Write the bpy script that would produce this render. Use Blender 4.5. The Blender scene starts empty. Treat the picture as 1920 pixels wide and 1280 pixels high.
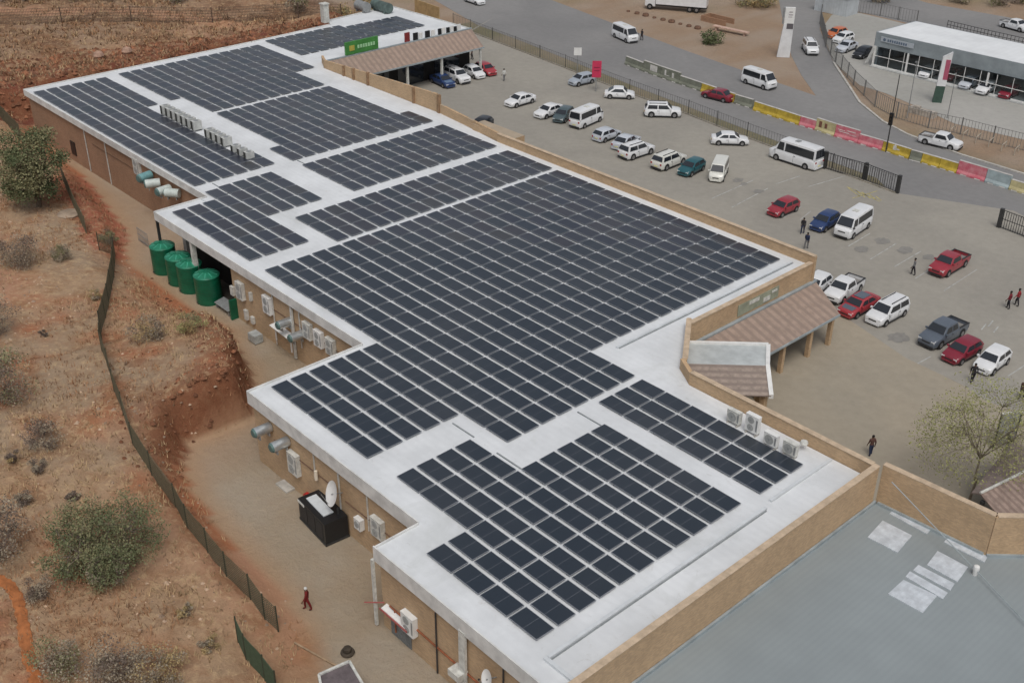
import bpy, bmesh, math, random
from mathutils import Vector, Matrix, noise
random.seed(7)
S = bpy.context.scene
COL = S.collection
R = math.radians
# ------------------------------------------------------------------ camera (calibrated from the solar panel grid; metres, roof plane z=0, ground z=-6)
F = 2131.968; W0, H0 = 1920., 1280.
C0 = Vector((60.8877, -31.4796, 42.5729))
FW = Vector((-0.63800104, 0.58562827, -0.4999942)).normalized()
RT = Vector((0.67325065, 0.7393818, 0.00693662)).normalized()
UP = RT.cross(FW).normalized()
def ray(px, py): return FW + RT*((px-960)/F) - UP*((py-640)/F)
def at(px, py, z=-6.0):
    d = ray(px, py); t = (z-C0.z)/d.z; return C0 + d*t
def aty(px, py, y):
    d = ray(px, py); t = (y-C0.y)/d.y; return C0 + d*t
def atx(px, py, x):
    d = ray(px, py); t = (x-C0.x)/d.x; return C0 + d*t
cd = bpy.data.cameras.new('camera'); cam = bpy.data.objects.new('camera', cd); COL.objects.link(cam)
M = Matrix((RT, UP, -FW)).transposed().to_4x4(); M.translation = C0; cam.matrix_world = M
cd.sensor_width = 36; cd.lens = F/W0*36; cd.clip_end = 3000; cd.clip_start = 0.5
S.camera = cam
# ------------------------------------------------------------------ world and sun (bright overcast)
w = bpy.data.worlds.new('World'); S.world = w; w.use_nodes = True
nt = w.node_tree; bg = nt.nodes['Background']
sky = nt.nodes.new('ShaderNodeTexSky'); sky.sky_type = 'NISHITA'; sky.sun_disc = False
SUN_EL, SUN_AZ = R(60), R(-38)
sky.sun_elevation = SUN_EL; sky.sun_rotation = R(128); sky.air_density = 1.0; sky.dust_density = 4.0; sky.ozone_density = 1.0
hs = nt.nodes.new('ShaderNodeHueSaturation'); hs.inputs['Saturation'].default_value = 0.4
nt.links.new(sky.outputs[0], hs.inputs['Color']); nt.links.new(hs.outputs[0], bg.inputs[0]); bg.inputs[1].default_value = 0.14
sl = bpy.data.lights.new('sun', 'SUN'); sl.energy = 1.5; sl.angle = R(28); sl.color = (1, .96, .9)
so = bpy.data.objects.new('sun', sl); COL.objects.link(so)
sd = Vector((math.cos(SUN_AZ)*math.cos(SUN_EL), math.sin(SUN_AZ)*math.cos(SUN_EL), math.sin(SUN_EL)))
so.rotation_euler = sd.to_track_quat('Z', 'Y').to_euler()
S.view_settings.view_transform = 'Standard'; S.view_settings.look = 'None'; S.view_settings.exposure = -0.36; S.view_settings.gamma = 1
S.render.engine = 'CYCLES'
# ------------------------------------------------------------------ materials
MATS = {}
def mat(name, col, rough=.8, var=.12, scale=3., metal=0., spec=.4, bump=0., col2=None, stripes=None, coat=0., island=0., detail=6):
    if name in MATS: return MATS[name]
    m = bpy.data.materials.new(name); m.use_nodes = True; MATS[name] = m
    n = m.node_tree.nodes; l = m.node_tree.links; p = n['Principled BSDF']
    p.inputs['Roughness'].default_value = rough; p.inputs['Metallic'].default_value = metal
    p.inputs['Specular IOR Level'].default_value = spec; p.inputs['Coat Weight'].default_value = coat
    tc = n.new('ShaderNodeTexCoord')
    nz = n.new('ShaderNodeTexNoise'); nz.inputs['Scale'].default_value = scale; nz.inputs['Detail'].default_value = detail
    nz.inputs['Roughness'].default_value = .65
    l.new(tc.outputs['Object'], nz.inputs['Vector'])
    c = col; c2 = col2 or tuple(max(0, x*(1-2.2*var)) for x in col[:3])
    c1 = col if col2 else tuple(min(1, x*(1+var)) for x in col[:3])
    r = n.new('ShaderNodeMapRange'); r.inputs['From Min'].default_value = .35; r.inputs['From Max'].default_value = .65
    l.new(nz.outputs['Fac'], r.inputs['Value'])
    mx = n.new('ShaderNodeMix'); mx.data_type = 'RGBA'
    mx.inputs[6].default_value = (*c2, 1); mx.inputs[7].default_value = (*c1, 1)
    l.new(r.outputs[0], mx.inputs[0]); out = mx.outputs[2]
    if stripes:      # (axis, period, strength): corrugation or tile courses of the sheet itself
        ax, per, st, scol = stripes
        sp = n.new('ShaderNodeSeparateXYZ'); l.new(tc.outputs['Object'], sp.inputs[0])
        mu = n.new('ShaderNodeMath'); mu.operation = 'MULTIPLY'; mu.inputs[1].default_value = 2*math.pi/per
        l.new(sp.outputs[ax], mu.inputs[0])
        si = n.new('ShaderNodeMath'); si.operation = 'SINE'; l.new(mu.outputs[0], si.inputs[0])
        mr = n.new('ShaderNodeMapRange'); mr.inputs['From Min'].default_value = -.3; mr.inputs['From Max'].default_value = .6; mr.inputs['To Max'].default_value = st
        l.new(si.outputs[0], mr.inputs['Value'])
        m2 = n.new('ShaderNodeMix'); m2.data_type = 'RGBA'; m2.inputs[7].default_value = (*scol, 1)
        l.new(mr.outputs[0], m2.inputs[0]); l.new(out, m2.inputs[6]); out = m2.outputs[2]
    if island:
        ge = n.new('ShaderNodeNewGeometry'); hv = n.new('ShaderNodeHueSaturation')
        mr = n.new('ShaderNodeMapRange'); mr.inputs['To Min'].default_value = 1-island; mr.inputs['To Max'].default_value = 1+island
        l.new(ge.outputs['Random Per Island'], mr.inputs['Value']); l.new(mr.outputs[0], hv.inputs['Value']); l.new(out, hv.inputs['Color']); out = hv.outputs[0]
    l.new(out, p.inputs['Base Color'])
    if bump:
        b = n.new('ShaderNodeBump'); b.inputs['Strength'].default_value = bump; b.inputs['Distance'].default_value = .05
        l.new(nz.outputs['Fac'], b.inputs['Height']); l.new(b.outputs[0], p.inputs['Normal'])
    return m
def brick_mat(name, col, mortar, rowh=.3):
    m = bpy.data.materials.new(name); m.use_nodes = True; MATS[name] = m
    n = m.node_tree.nodes; l = m.node_tree.links; p = n['Principled BSDF']; p.inputs['Roughness'].default_value = .9
    tc = n.new('ShaderNodeTexCoord'); sp = n.new('ShaderNodeSeparateXYZ'); l.new(tc.outputs['Object'], sp.inputs[0])
    ad = n.new('ShaderNodeMath'); l.new(sp.outputs[0], ad.inputs[0]); l.new(sp.outputs[1], ad.inputs[1])
    cb = n.new('ShaderNodeCombineXYZ'); l.new(ad.outputs[0], cb.inputs[0]); l.new(sp.outputs[2], cb.inputs[1])
    br = n.new('ShaderNodeTexBrick'); br.inputs['Scale'].default_value = 1.; br.inputs['Mortar Size'].default_value = .008
    br.inputs['Brick Width'].default_value = .24; br.inputs['Row Height'].default_value = .085
    br.inputs['Color1'].default_value = (*col, 1); br.inputs['Color2'].default_value = (*[x*.78 for x in col], 1); br.inputs['Mortar'].default_value = (*mortar, 1)
    l.new(cb.outputs[0], br.inputs['Vector'])
    nz = n.new('ShaderNodeTexNoise'); nz.inputs['Scale'].default_value = .6; nz.inputs['Detail'].default_value = 8; nz.inputs['Roughness'].default_value = .7
    l.new(tc.outputs['Object'], nz.inputs['Vector'])
    mr = n.new('ShaderNodeMapRange'); mr.inputs['From Min'].default_value = .3; mr.inputs['From Max'].default_value = .7; mr.inputs['To Min'].default_value = .86; mr.inputs['To Max'].default_value = 1.1
    l.new(nz.outputs['Fac'], mr.inputs['Value'])
    hv = n.new('ShaderNodeHueSaturation'); l.new(br.outputs['Color'], hv.inputs['Color']); l.new(mr.outputs[0], hv.inputs['Value'])
    l.new(hv.outputs[0], p.inputs['Base Color']); return m
brick = brick_mat('tan_brick', (.54, .365, .21), (.38, .31, .23))
brick_red = brick_mat('red_brown_brick', (.36, .20, .115), (.3, .21, .15))
roofm = mat('white_roof_sheet', (.68, .70, .715), .6, .05, .3, spec=.3, stripes=(1, .55, .09, (.5, .52, .54)), bump=.05)
# the white roof also carries dirt: ponding marks and dull patches with their own outlines
n = roofm.node_tree.nodes; l = roofm.node_tree.links; p = n['Principled BSDF']; src = p.inputs['Base Color'].links[0].from_socket
tcr = n.new('ShaderNodeTexCoord')
for sc, lo, hi, amt, colr in ((.22, .54, .68, .42, (.50,.52,.51)), (1.3, .60, .72, .45, (.40,.40,.38)), (.55, .62, .70, .4, (.47,.45,.42))):
    q = n.new('ShaderNodeTexNoise'); q.inputs['Scale'].default_value = sc; q.inputs['Detail'].default_value = 9; q.inputs['Roughness'].default_value = .7; q.inputs['Distortion'].default_value = .8; l.new(tcr.outputs['Object'], q.inputs['Vector'])
    r_ = n.new('ShaderNodeMapRange'); r_.inputs['From Min'].default_value = lo; r_.inputs['From Max'].default_value = hi; r_.inputs['To Max'].default_value = amt; l.new(q.outputs['Fac'], r_.inputs['Value'])
    mxr = n.new('ShaderNodeMix'); mxr.data_type = 'RGBA'; mxr.inputs[7].default_value = (*colr, 1); l.new(r_.outputs[0], mxr.inputs[0]); l.new(src, mxr.inputs[6]); src = mxr.outputs[2]
l.new(src, p.inputs['Base Color'])
fasc = mat('fascia_sheet', (.66, .66, .64), .6, .1, .8)
coping = mat('coping', (.53, .41, .29), .85, .1, 2)
flash = mat('grey_flashing', (.36, .41, .43), .5, .1, 1, metal=.2)
greyroof = mat('grey_corrugated_roof', (.265, .298, .308), .5, .04, .18, spec=.4, stripes=(0, .35, .1, (.18, .205, .215)))
skylt = mat('translucent_sheet', (.56, .60, .64), .4, .1, 2, stripes=(0, .35, .3, (.46, .5, .54)))
tile = mat('brown_roof_tile', (.34, .255, .205), .8, .10, 1.6, stripes=(1, .84, .7, (.235, .178, .147)), bump=.2)
tile_diag = mat('brown_tile_courses', (.32, .26, .22), .8, .12, 2.5, stripes=(2, .2, .7, (.20, .16, .14)), bump=.2)
white = mat('white_paint', (.74, .74, .72), .5, .05, 2)
offwhite = mat('weathered_white', (.6, .6, .56), .6, .12, 3)
grille = mat('dark_grille', (.36, .37, .36), .6, .1, 8)
midgrey = mat('grey_metal', (.32, .33, .33), .45, .1, 3, metal=.3)
dark = mat('dark_steel', (.045, .045, .045), .5, .1, 4)
black = mat('black_paint', (.015, .016, .018), .35, .1, 4)
silver = mat('silver_sheet', (.62, .66, .68), .28, .08, 2, metal=.75)
greentank = mat('green_plastic', (.004, .105, .052), .38, .12, 1.2, spec=.5)
greenlid = mat('green_plastic_lid', (.02, .19, .11), .35, .15, 2)
redpaint = mat('red_paint', (.5, .03, .03), .4, .1, 2)
darkwall = mat('wall_painted_shade', (.016, .014, .013), .8, .2, 1)  # near-black colour has the shade under porch and canopy painted in
glassm = mat('dark_glass', (.02, .024, .03), .08, 0, 1, spec=.8)
tyre = mat('tyre', (.02, .02, .02), .85, .1, 5)
rim = mat('rim', (.35, .35, .36), .35, .05, 5, metal=.7)
plastic = mat('black_plastic', (.03, .03, .032), .6, .1, 5)
lampm = mat('lamp_lens', (.7, .72, .72), .15, .05, 5, spec=.8)
tailm = mat('tail_lens', (.35, .01, .01), .2, .05, 5, spec=.7)
plate = mat('number_plate', (.7, .66, .3), .5, .05, 5)
skin = mat('skin', (.13, .065, .04), .6, .05, 5)
hairm = mat('hair', (.012, .01, .009), .8, .05, 5)
bark = mat('bark', (.14, .105, .075), .9, .2, 6)
greybark = mat('grey_twigs', (.22, .17, .145), .9, .2, 6, island=.3)
fencegreen = mat('green_fence_wire', (.12, .105, .065), .7, .1, 4)
fencegrey = mat('grey_fence_steel', (.16, .16, .155), .6, .1, 4)
concrete = mat('concrete', (.48, .46, .42), .85, .12, 1.5)
# ------------------------------------------------------------------ mesh builder
class MB:
    def __init__(s): s.v = []; s.f = []; s.m = []; s.smooth = False
    def add(s, vs, fs, mi=0):
        o = len(s.v); s.v += [tuple(x) for x in vs]; s.f += [tuple(o+i for i in f) for f in fs]; s.m += [mi]*len(fs); return s
    def box(s, x0, y0, z0, x1, y1, z1, mi=0):
        x0, x1 = sorted((x0, x1)); y0, y1 = sorted((y0, y1)); z0, z1 = sorted((z0, z1))
        return s.add([(x0,y0,z0),(x1,y0,z0),(x1,y1,z0),(x0,y1,z0),(x0,y0,z1),(x1,y0,z1),(x1,y1,z1),(x0,y1,z1)],
                     [(0,3,2,1),(4,5,6,7),(0,1,5,4),(1,2,6,5),(2,3,7,6),(3,0,4,7)], mi)
    def beam(s, a, b, wd, h, mi=0):   # box along a-b, width wd, from z to z+h
        a = Vector(a); b = Vector(b); d = (b-a); n = Vector((-d.y, d.x, 0)); n = n.normalized()*wd/2 if n.length > 1e-6 else Vector((wd/2,0,0)); u = Vector((0,0,h))
        return s.add([a-n,b-n,b+n,a+n,a-n+u,b-n+u,b+n+u,a+n+u], [(0,3,2,1),(4,5,6,7),(0,1,5,4),(1,2,6,5),(2,3,7,6),(3,0,4,7)], mi)
    def prism(s, poly, z0, z1, mi=0, mtop=None):
        n = len(poly); a = sum(poly[i][0]*poly[(i+1)%n][1]-poly[(i+1)%n][0]*poly[i][1] for i in range(n))
        if a < 0: poly = poly[::-1]
        s.add([(p[0],p[1],z0) for p in poly]+[(p[0],p[1],z1) for p in poly], [(i,(i+1)%n,(i+1)%n+n,i+n) for i in range(n)]+[tuple(range(n-1,-1,-1))], mi)
        o = len(s.v)-n; s.f.append(tuple(range(o, o+n))); s.m.append(mi if mtop is None else mtop); return s
    def tube(s, a, b, r0, r1=None, n=8, mi=0, cap=True):
        a = Vector(a); b = Vector(b); r1 = r0 if r1 is None else r1; d = (b-a).normalized()
        x = d.orthogonal().normalized(); y = d.cross(x)
        vs = [a+(x*math.cos(t)+y*math.sin(t))*r0 for t in [2*math.pi*i/n for i in range(n)]]+[b+(x*math.cos(t)+y*math.sin(t))*r1 for t in [2*math.pi*i/n for i in range(n)]]
        fs = [(i,(i+1)%n,(i+1)%n+n,i+n) for i in range(n)]
        if cap: fs += [tuple(range(n-1,-1,-1)), tuple(range(n,2*n))]
        return s.add(vs, fs, mi)
    def lathe(s, prof, n=24, c=(0,0,0), mi=0):
        vs = []; c = Vector(c)
        for r, z in prof: vs += [c+Vector((r*math.cos(2*math.pi*i/n), r*math.sin(2*math.pi*i/n), z)) for i in range(n)]
        fs = [(k*n+i,k*n+(i+1)%n,(k+1)*n+(i+1)%n,(k+1)*n+i) for k in range(len(prof)-1) for i in range(n)]
        fs += [tuple(range(n-1,-1,-1)), tuple(range((len(prof)-1)*n, len(prof)*n))]
        return s.add(vs, fs, mi)
    def quad(s, a, b, c, d, mi=0): return s.add([a,b,c,d], [(0,1,2,3)], mi)
    def slab(s, pts, th, mi=0):   # sloping sheet with thickness, downwards
        n = len(pts); P = [Vector(p) for p in pts]; Q = [p-Vector((0,0,th)) for p in P]
        return s.add(P+Q, [tuple(range(n)), tuple(range(2*n-1,n-1,-1))]+[(i+n,(i+1)%n+n,(i+1)%n,i) for i in range(n)], mi)
    def build(s, name, mats, parent=None, loc=None, label=None, cat=None, group=None, kind=None, smooth=None, origin=None):
        if not isinstance(mats, (list, tuple)): mats = [mats]
        o0 = Vector(origin) if origin is not None else Vector((0,0,0))
        if parent is not None and origin is None and parent.get('abs'): o0 = Vector(parent.get('absloc'))
        me = bpy.data.meshes.new(name); me.from_pydata([tuple(Vector(v)-o0) for v in s.v], [], s.f)
        for mm in mats: me.materials.append(mm)
        for p, mi in zip(me.polygons, s.m): p.material_index = mi
        if smooth is None: smooth = s.smooth
        bm = bmesh.new(); bm.from_mesh(me); bmesh.ops.recalc_face_normals(bm, faces=bm.faces) if len(bm.faces) < 20000 else None; bm.to_mesh(me); bm.free()
        if smooth:
            for p in me.polygons: p.use_smooth = True
            me.set_sharp_from_angle(angle=R(38))
        o = bpy.data.objects.new(name, me); COL.objects.link(o)
        if parent is not None: o.parent = parent
        elif origin is not None: o.location = origin
        if loc is not None: o.location = loc
        return tag(o, label, cat, group, kind)
def tag(o, label=None, cat=None, group=None, kind=None):
    if label: o['label'] = label
    if cat: o['category'] = cat
    if group: o['group'] = group
    if kind: o['kind'] = kind
    return o
def thing(name, loc, label, cat, group=None, rz=0, absolute=False):
    o = bpy.data.objects.new(name, None); COL.objects.link(o); o.location = loc; o.rotation_euler = (0,0,rz); o.empty_display_size = .3
    tag(o, label, cat, group)
    if absolute: o['abs'] = 1; o['absloc'] = tuple(loc)   # parts given in scene coordinates
    return o
def copy_tree(root, loc, rz=0, label=None, group=None):
    r = root.copy(); COL.objects.link(r); r.location = loc; r.rotation_euler = (0,0,rz)
    if label: r['label'] = label
    if group: r['group'] = group
    for ch in root.children:
        c = ch.copy(); COL.objects.link(c); c.parent = r
        for g in ch.children:
            d = g.copy(); COL.objects.link(d); d.parent = c
    return r
ORD = ['first','second','third','fourth','fifth','sixth','seventh','eighth','ninth','tenth','eleventh','twelfth','thirteenth','fourteenth','fifteenth','sixteenth','seventeenth','eighteenth','nineteenth','twentieth']
# ------------------------------------------------------------------ ground
def P2(pts, z=-6.0): return [(at(x, y, z).x, at(x, y, z).y) for x, y in pts]
# foot of the cut bank along the service yard: (px, py, rise, run)
FOOT = [(-60,150,2.2,6),(20,185,2.0,5),(90,270,1.6,4),(165,340,1.5,3),(190,372,1.4,2.6),(222,415,1.3,2.4),(240,440,1.1,2.4),(232,465,1.2,3),(240,492,1.3,4),(290,525,1.5,5),(345,575,1.7,6),(400,603,1.8,4),
        (430,618,2.3,2.2),(443,655,3.2,1.6),(467,700,4.0,1.2),(474,748,4.4,1.1),(467,783,4.4,1.1),(400,813,4.2,1.2),(350,832,3.4,1.7),(344,870,2.0,2.4),(360,926,1.4,3),(390,963,1.4,3),(447,1026,1.3,3),(493,1080,1.2,3),(533,1120,1.1,3),(565,1180,1.0,4),(560,1240,1.0,5),(600,1330,1.0,5),(700,1500,1.,5)]
FW_ = [(*P2([(a, b)])[0], c, d) for a, b, c, d in FOOT]
POLYB = [(x, y) for x, y, _, _ in FW_]
BUSH = POLYB + [(60, -400), (-400, -400), (-400, POLYB[0][1])]
def inside(x, y, poly):
    c = False; n = len(poly); j = n-1
    for i in range(n):
        xi, yi = poly[i]; xj, yj = poly[j]
        if (yi > y) != (yj > y) and x < (xj-xi)*(y-yi)/(yj-yi)+xi: c = not c
        j = i
    return c
def seg_d(x, y, a, b):
    dx = b[0]-a[0]; dy = b[1]-a[1]; t = max(0, min(1, ((x-a[0])*dx+(y-a[1])*dy)/(dx*dx+dy*dy+1e-9)))
    return math.hypot(x-a[0]-t*dx, y-a[1]-t*dy), t
def sm(t): t = max(0, min(1, t)); return t*t*(3-2*t)
def pl_d(x, y, pl): return min(seg_d(x, y, pl[i], pl[i+1])[0] for i in range(len(pl)-1))
FARX = -82.6
def H(x, y):
    z = -6.03
    ns = noise.noise(Vector((x*.09, y*.09, 0)))*.8 + noise.noise(Vector((x*.3, y*.3, 3)))*.35
    if y < 16.5 and inside(x, y, BUSH):
        best = 1e9
        for i in range(len(FW_)-1):
            d, t = seg_d(x, y, FW_[i], FW_[i+1])
            if d < best: best = d; rise = FW_[i][2]*(1-t)+FW_[i+1][2]*t; run = FW_[i][3]*(1-t)+FW_[i+1][3]*t
        d2 = best + (noise.noise(Vector((x*.7, y*.7, 9)))*.6 if best < 6 else 0)*min(1, best)
        up = rise*sm(d2/run)
        back = max(0, best-run)
        z += up*(1-.35*sm(back/10)*(1 if rise > 2.2 else 0)) + .035*min(back, 60) + ns*.45*sm(best/4)
    if x < FARX and y < 76:          # land behind the far end of the mall
        d = FARX-x
        f = sm((76-y)/8)
        zz = -6.03 + 3.6*sm(d/5+noise.noise(Vector((x*.3, y*.3, 5)))*.5) + .03*min(d, 80) + (ns*.8+noise.noise(Vector((x*.45,y*.45,8)))*.5)*sm(d/4)
        z = max(z, -6.03+(zz+6.03)*f) if y > 10 else max(z, zz)
    if x < -86 and y >= 76: z += 0
    return z
xs = []; x = -420.
while x < 320:
    xs.append(x); x += 12 if x < -200 else 5 if x < -130 else 1.6 if x < -96 else .62 if x < 46 else 8
ys = []; y = -260.
while y < 620:
    ys.append(y); y += 12 if y < -60 else 3 if y < -42 else .6 if y < 17 else 1.4 if y < 78 else 5 if y < 180 else 20
TRACK = P2([(-40,22),(60,24),(160,22),(260,20),(380,30),(470,38)], -1.5)
PATHL = P2([(-20,1085),(20,1105),(38,1150),(48,1210),(66,1290),(80,1340)], -3.6)
MOUND = P2([(215,440),(190,390),(150,330)], -4.8)
SAND = (.33,.26,.20); TAN = (.415,.26,.15); RED = (.38,.15,.075); GREYS = (.36,.265,.18); PINK = (.45,.275,.185)
def lerp(a, b, t): return tuple(p*(1-t)+q*t for p, q in zip(a, b))
def soil(x, y, z):
    n1 = noise.fractal(Vector((x*.05, y*.05, 1)), 1, 2, 3); n2 = noise.fractal(Vector((x*.16, y*.16, 7)), 1, 2, 4)
    c = lerp(TAN, GREYS, sm(.5+n1*1.1)); c = lerp(c, RED, .9*sm(.12+n2*1.5)); c = lerp(c, PINK, .7*sm(n1*-1.6+.1))
    if y < 17:
        d = pl_d(x, y, POLYB)
        if inside(x, y, BUSH):
            bi = min(range(len(FW_)-1), key=lambda i: seg_d(x, y, FW_[i], FW_[i+1])[0]); rs = FW_[bi][2]
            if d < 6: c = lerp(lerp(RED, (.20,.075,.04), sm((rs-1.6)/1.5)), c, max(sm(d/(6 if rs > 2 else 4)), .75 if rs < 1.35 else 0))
            if pl_d(x, y, MOUND) < 3: c = lerp(c, (.36,.12,.075), .8)
        elif x > -83:   # yard earth and weathered paving
            c = lerp((.385,.325,.25), (.35,.28,.20), sm(.5+n2)); c = lerp(c, (.40,.27,.18), .5*sm(n1*1.6+.2)); c = lerp(c, TAN, .7*sm(1-d/2.2))
            q = (x-16)**2/18+(y+8.5)**2/5
            if q < 1: c = lerp((.33,.155,.075), c, q)
    if x < FARX+1 and y < 80:
        d = FARX-x
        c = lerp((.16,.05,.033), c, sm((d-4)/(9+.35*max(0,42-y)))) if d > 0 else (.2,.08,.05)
        c = lerp(c, (.25,.155,.105), .65*sm((d-8)/12))
        if n2 > .02: c = lerp(c, (.15,.085,.05), min(.75, n2*3))
        if pl_d(x, y, TRACK) < 2.0: c = (.43,.24,.15)
    if 60 < y <= 94 and x > -84: return lerp((.24,.205,.15), (.17,.16,.10), sm(.5+n2))
    if y > 80:
        c = lerp(SAND, (.30,.215,.15), sm(.5+n2*1.3)); c = lerp(c, (.22,.18,.09), .6*sm(n1*2-.2))
    return c
g = MB(); NX = len(xs); NY = len(ys); cols = []
for yy in ys:
    for xx in xs:
        z = H(xx, yy); g.v.append((xx, yy, z)); cols.append(soil(xx, yy, z))
for j in range(NY-1):
    for i in range(NX-1):
        g.f.append((j*NX+i, j*NX+i+1, (j+1)*NX+i+1, (j+1)*NX+i)); g.m.append(0)
gm = bpy.data.materials.new('earth'); gm.use_nodes = True
n = gm.node_tree.nodes; l = gm.node_tree.links; p = n['Principled BSDF']; p.inputs['Roughness'].default_value = .95; p.inputs['Specular IOR Level'].default_value = .15
at_ = n.new('ShaderNodeAttribute'); at_.attribute_name = 'soil'
tc = n.new('ShaderNodeTexCoord')
def nzn(sc, det, rg=.7):
    q = n.new('ShaderNodeTexNoise'); q.inputs['Scale'].default_value = sc; q.inputs['Detail'].default_value = det; q.inputs['Roughness'].default_value = rg; l.new(tc.outputs['Object'], q.inputs['Vector']); return q
def mr(src, a, b, c, d):
    q = n.new('ShaderNodeMapRange'); l.new(src, q.inputs['Value'])
    for k, v in zip(('From Min','From Max','To Min','To Max'), (a, b, c, d)): q.inputs[k].default_value = v
    return q.outputs[0]
def mixc(fac, a, b, cb=None):
    q = n.new('ShaderNodeMix'); q.data_type = 'RGBA'; l.new(fac, q.inputs[0]); l.new(a, q.inputs[6])
    if cb: q.inputs[7].default_value = (*cb, 1)
    else: l.new(b, q.inputs[7])
    return q.outputs[2]
na = nzn(.45, 10); nb = nzn(1.6, 9, .75); nc = nzn(1.1, 9, .8)
c1 = mixc(mr(na.outputs['Fac'], .47, .62, 0, .8), at_.outputs['Color'], None, (.27,.14,.07))
c2 = mixc(mr(nb.outputs['Fac'], .5, .64, 0, .85), c1, None, (.56,.40,.235))
c3 = mixc(mr(nc.outputs['Fac'], .34, .46, .6, 0), c2, None, (.19,.13,.085))
sepx = n.new('ShaderNodeSeparateXYZ'); l.new(tc.outputs['Object'], sepx.inputs[0])
flat = mr(sepx.outputs[2], -5.95, -5.6, .12, .75)   # the trodden yard is smoother earth than the bush land
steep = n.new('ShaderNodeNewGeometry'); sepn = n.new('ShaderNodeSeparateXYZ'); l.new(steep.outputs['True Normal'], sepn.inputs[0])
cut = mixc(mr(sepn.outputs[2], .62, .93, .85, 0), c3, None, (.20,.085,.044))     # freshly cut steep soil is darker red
far = mixc(flat, at_.outputs['Color'], cut)
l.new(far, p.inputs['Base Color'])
bm_ = n.new('ShaderNodeBump'); bm_.inputs['Strength'].default_value = .9; bm_.inputs['Distance'].default_value = .25; l.new(nb.outputs['Fac'], bm_.inputs['Height']); l.new(bm_.outputs[0], p.inputs['Normal'])
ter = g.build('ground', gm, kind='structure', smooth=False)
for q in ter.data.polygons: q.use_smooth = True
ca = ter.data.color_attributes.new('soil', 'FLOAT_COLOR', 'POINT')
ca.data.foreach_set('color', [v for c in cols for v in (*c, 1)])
# ---- paved sheets
def sheet_mat(name, a, b, sc=.08, fine=1.2, amt=.28, spots=True):
    m = bpy.data.materials.new(name); m.use_nodes = True; n = m.node_tree.nodes; l = m.node_tree.links; p = n['Principled BSDF']; p.inputs['Roughness'].default_value = .85; p.inputs['Specular IOR Level'].default_value = .25
    tc = n.new('ShaderNodeTexCoord')
    n1 = n.new('ShaderNodeTexNoise'); n1.inputs['Scale'].default_value = sc; n1.inputs['Detail'].default_value = 6; n1.inputs['Distortion'].default_value = .6; l.new(tc.outputs['Object'], n1.inputs['Vector'])
    n2 = n.new('ShaderNodeTexNoise'); n2.inputs['Scale'].default_value = fine; n2.inputs['Detail'].default_value = 8; n2.inputs['Roughness'].default_value = .75; l.new(tc.outputs['Object'], n2.inputs['Vector'])
    r1 = n.new('ShaderNodeMapRange'); r1.inputs['From Min'].default_value = .38; r1.inputs['From Max'].default_value = .62; l.new(n1.outputs['Fac'], r1.inputs['Value'])
    r2 = n.new('ShaderNodeMapRange'); r2.inputs['From Min'].default_value = .3; r2.inputs['From Max'].default_value = .7; r2.inputs['To Min'].default_value = 1-amt*.35; r2.inputs['To Max'].default_value = 1+amt*.25; l.new(n2.outputs['Fac'], r2.inputs['Value'])
    mx = n.new('ShaderNodeMix'); mx.data_type = 'RGBA'; mx.inputs[6].default_value = (*a, 1); mx.inputs[7].default_value = (*b, 1); l.new(r1.outputs[0], mx.inputs[0])
    hv = n.new('ShaderNodeHueSaturation'); l.new(mx.outputs[2], hv.inputs['Color']); l.new(r2.outputs[0], hv.inputs['Value']); l.new(hv.outputs[0], p.inputs['Base Color']); return m
lot = sheet_mat('lot_paving', (.285,.268,.235), (.325,.305,.265), .07)
tanp = sheet_mat('tan_pavers', (.345,.30,.232), (.315,.28,.222), .1)
asph = sheet_mat('asphalt', (.205,.202,.20), (.245,.24,.235), .05)
apron = sheet_mat('forecourt_paving', (.33,.325,.30), (.38,.37,.345), .06)
def sheet(name, pts, z, m, th=.02, kind='structure'):
    b = MB(); b.prism(pts, z-th, z); return b.build(name, m, kind=kind)
road_near = [(-190,110)]+P2([(800,-8),(895,47),(985,80),(1070,114),(1190,162),(1300,204),(1410,247),(1570,307),(1700,354)])
sheet('parking_lot', [(-64,46.6),(-66,70),(-80,88),(-84,97)]+P2([(882,60),(1060,128),(1180,175),(1290,215),(1400,258),(1560,318),(1680,362),(1800,380),(1900,395),(2050,470)])+[(60,74),(75,40),(60,26),(42,26),(34.6,24.6),(13.6,24.6),(13.6,46.6)], -6.0, lot)
sheet('forecourt_pavers', [(13.8,24.8),(13.8,46.4)]+P2([(1540,565),(1570,585),(1620,618),(1700,672),(1760,700),(1805,722),(1850,752),(1990,800),(2060,900)])+[(44,34),(41,26),(36,24.8)], -5.985, tanp, .01)
sheet('road', road_near+P2([(1760,362),(1840,382),(1890,396),(2060,480)])+[(70,92),(80,108)]+P2([(1920,325),(1800,288),(1700,250),(1655,226),(1612,190),(1562,115),(1537,55),(1545,5),(1555,-30),(1455,-30),(1466,30),(1484,105),(1502,140),(1530,180),(1400,135),(1280,93),(1160,48),(1033,0)])+[(-150,142),(-190,150)], -6.006, asph)
sheet('dealership_forecourt', P2([(1563,116),(1540,55),(1560,28),(1600,22),(1760,60),(1990,110),(2100,240),(1920,262),(1790,232),(1720,200),(1660,175),(1612,160)]), -5.995, apron)
sheet('back_road', P2([(1548,-25),(1556,26),(1600,20),(1760,57),(1990,107),(2100,60),(1990,52),(1920,38),(1740,6),(1640,-25)]), -6.012, asph)
sheet('exit_drive', P2([(1640,330),(1700,338),(1800,362),(1960,400),(1930,450),(1860,425),(1730,392),(1676,366)]), -6.009, asph)
b = MB()     # concrete kerb beside the lot, low step
KP = P2([(850,48),(882,60),(1060,128),(1110,148),(1180,175),(1290,215),(1400,258),(1560,318),(1680,362)])
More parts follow.
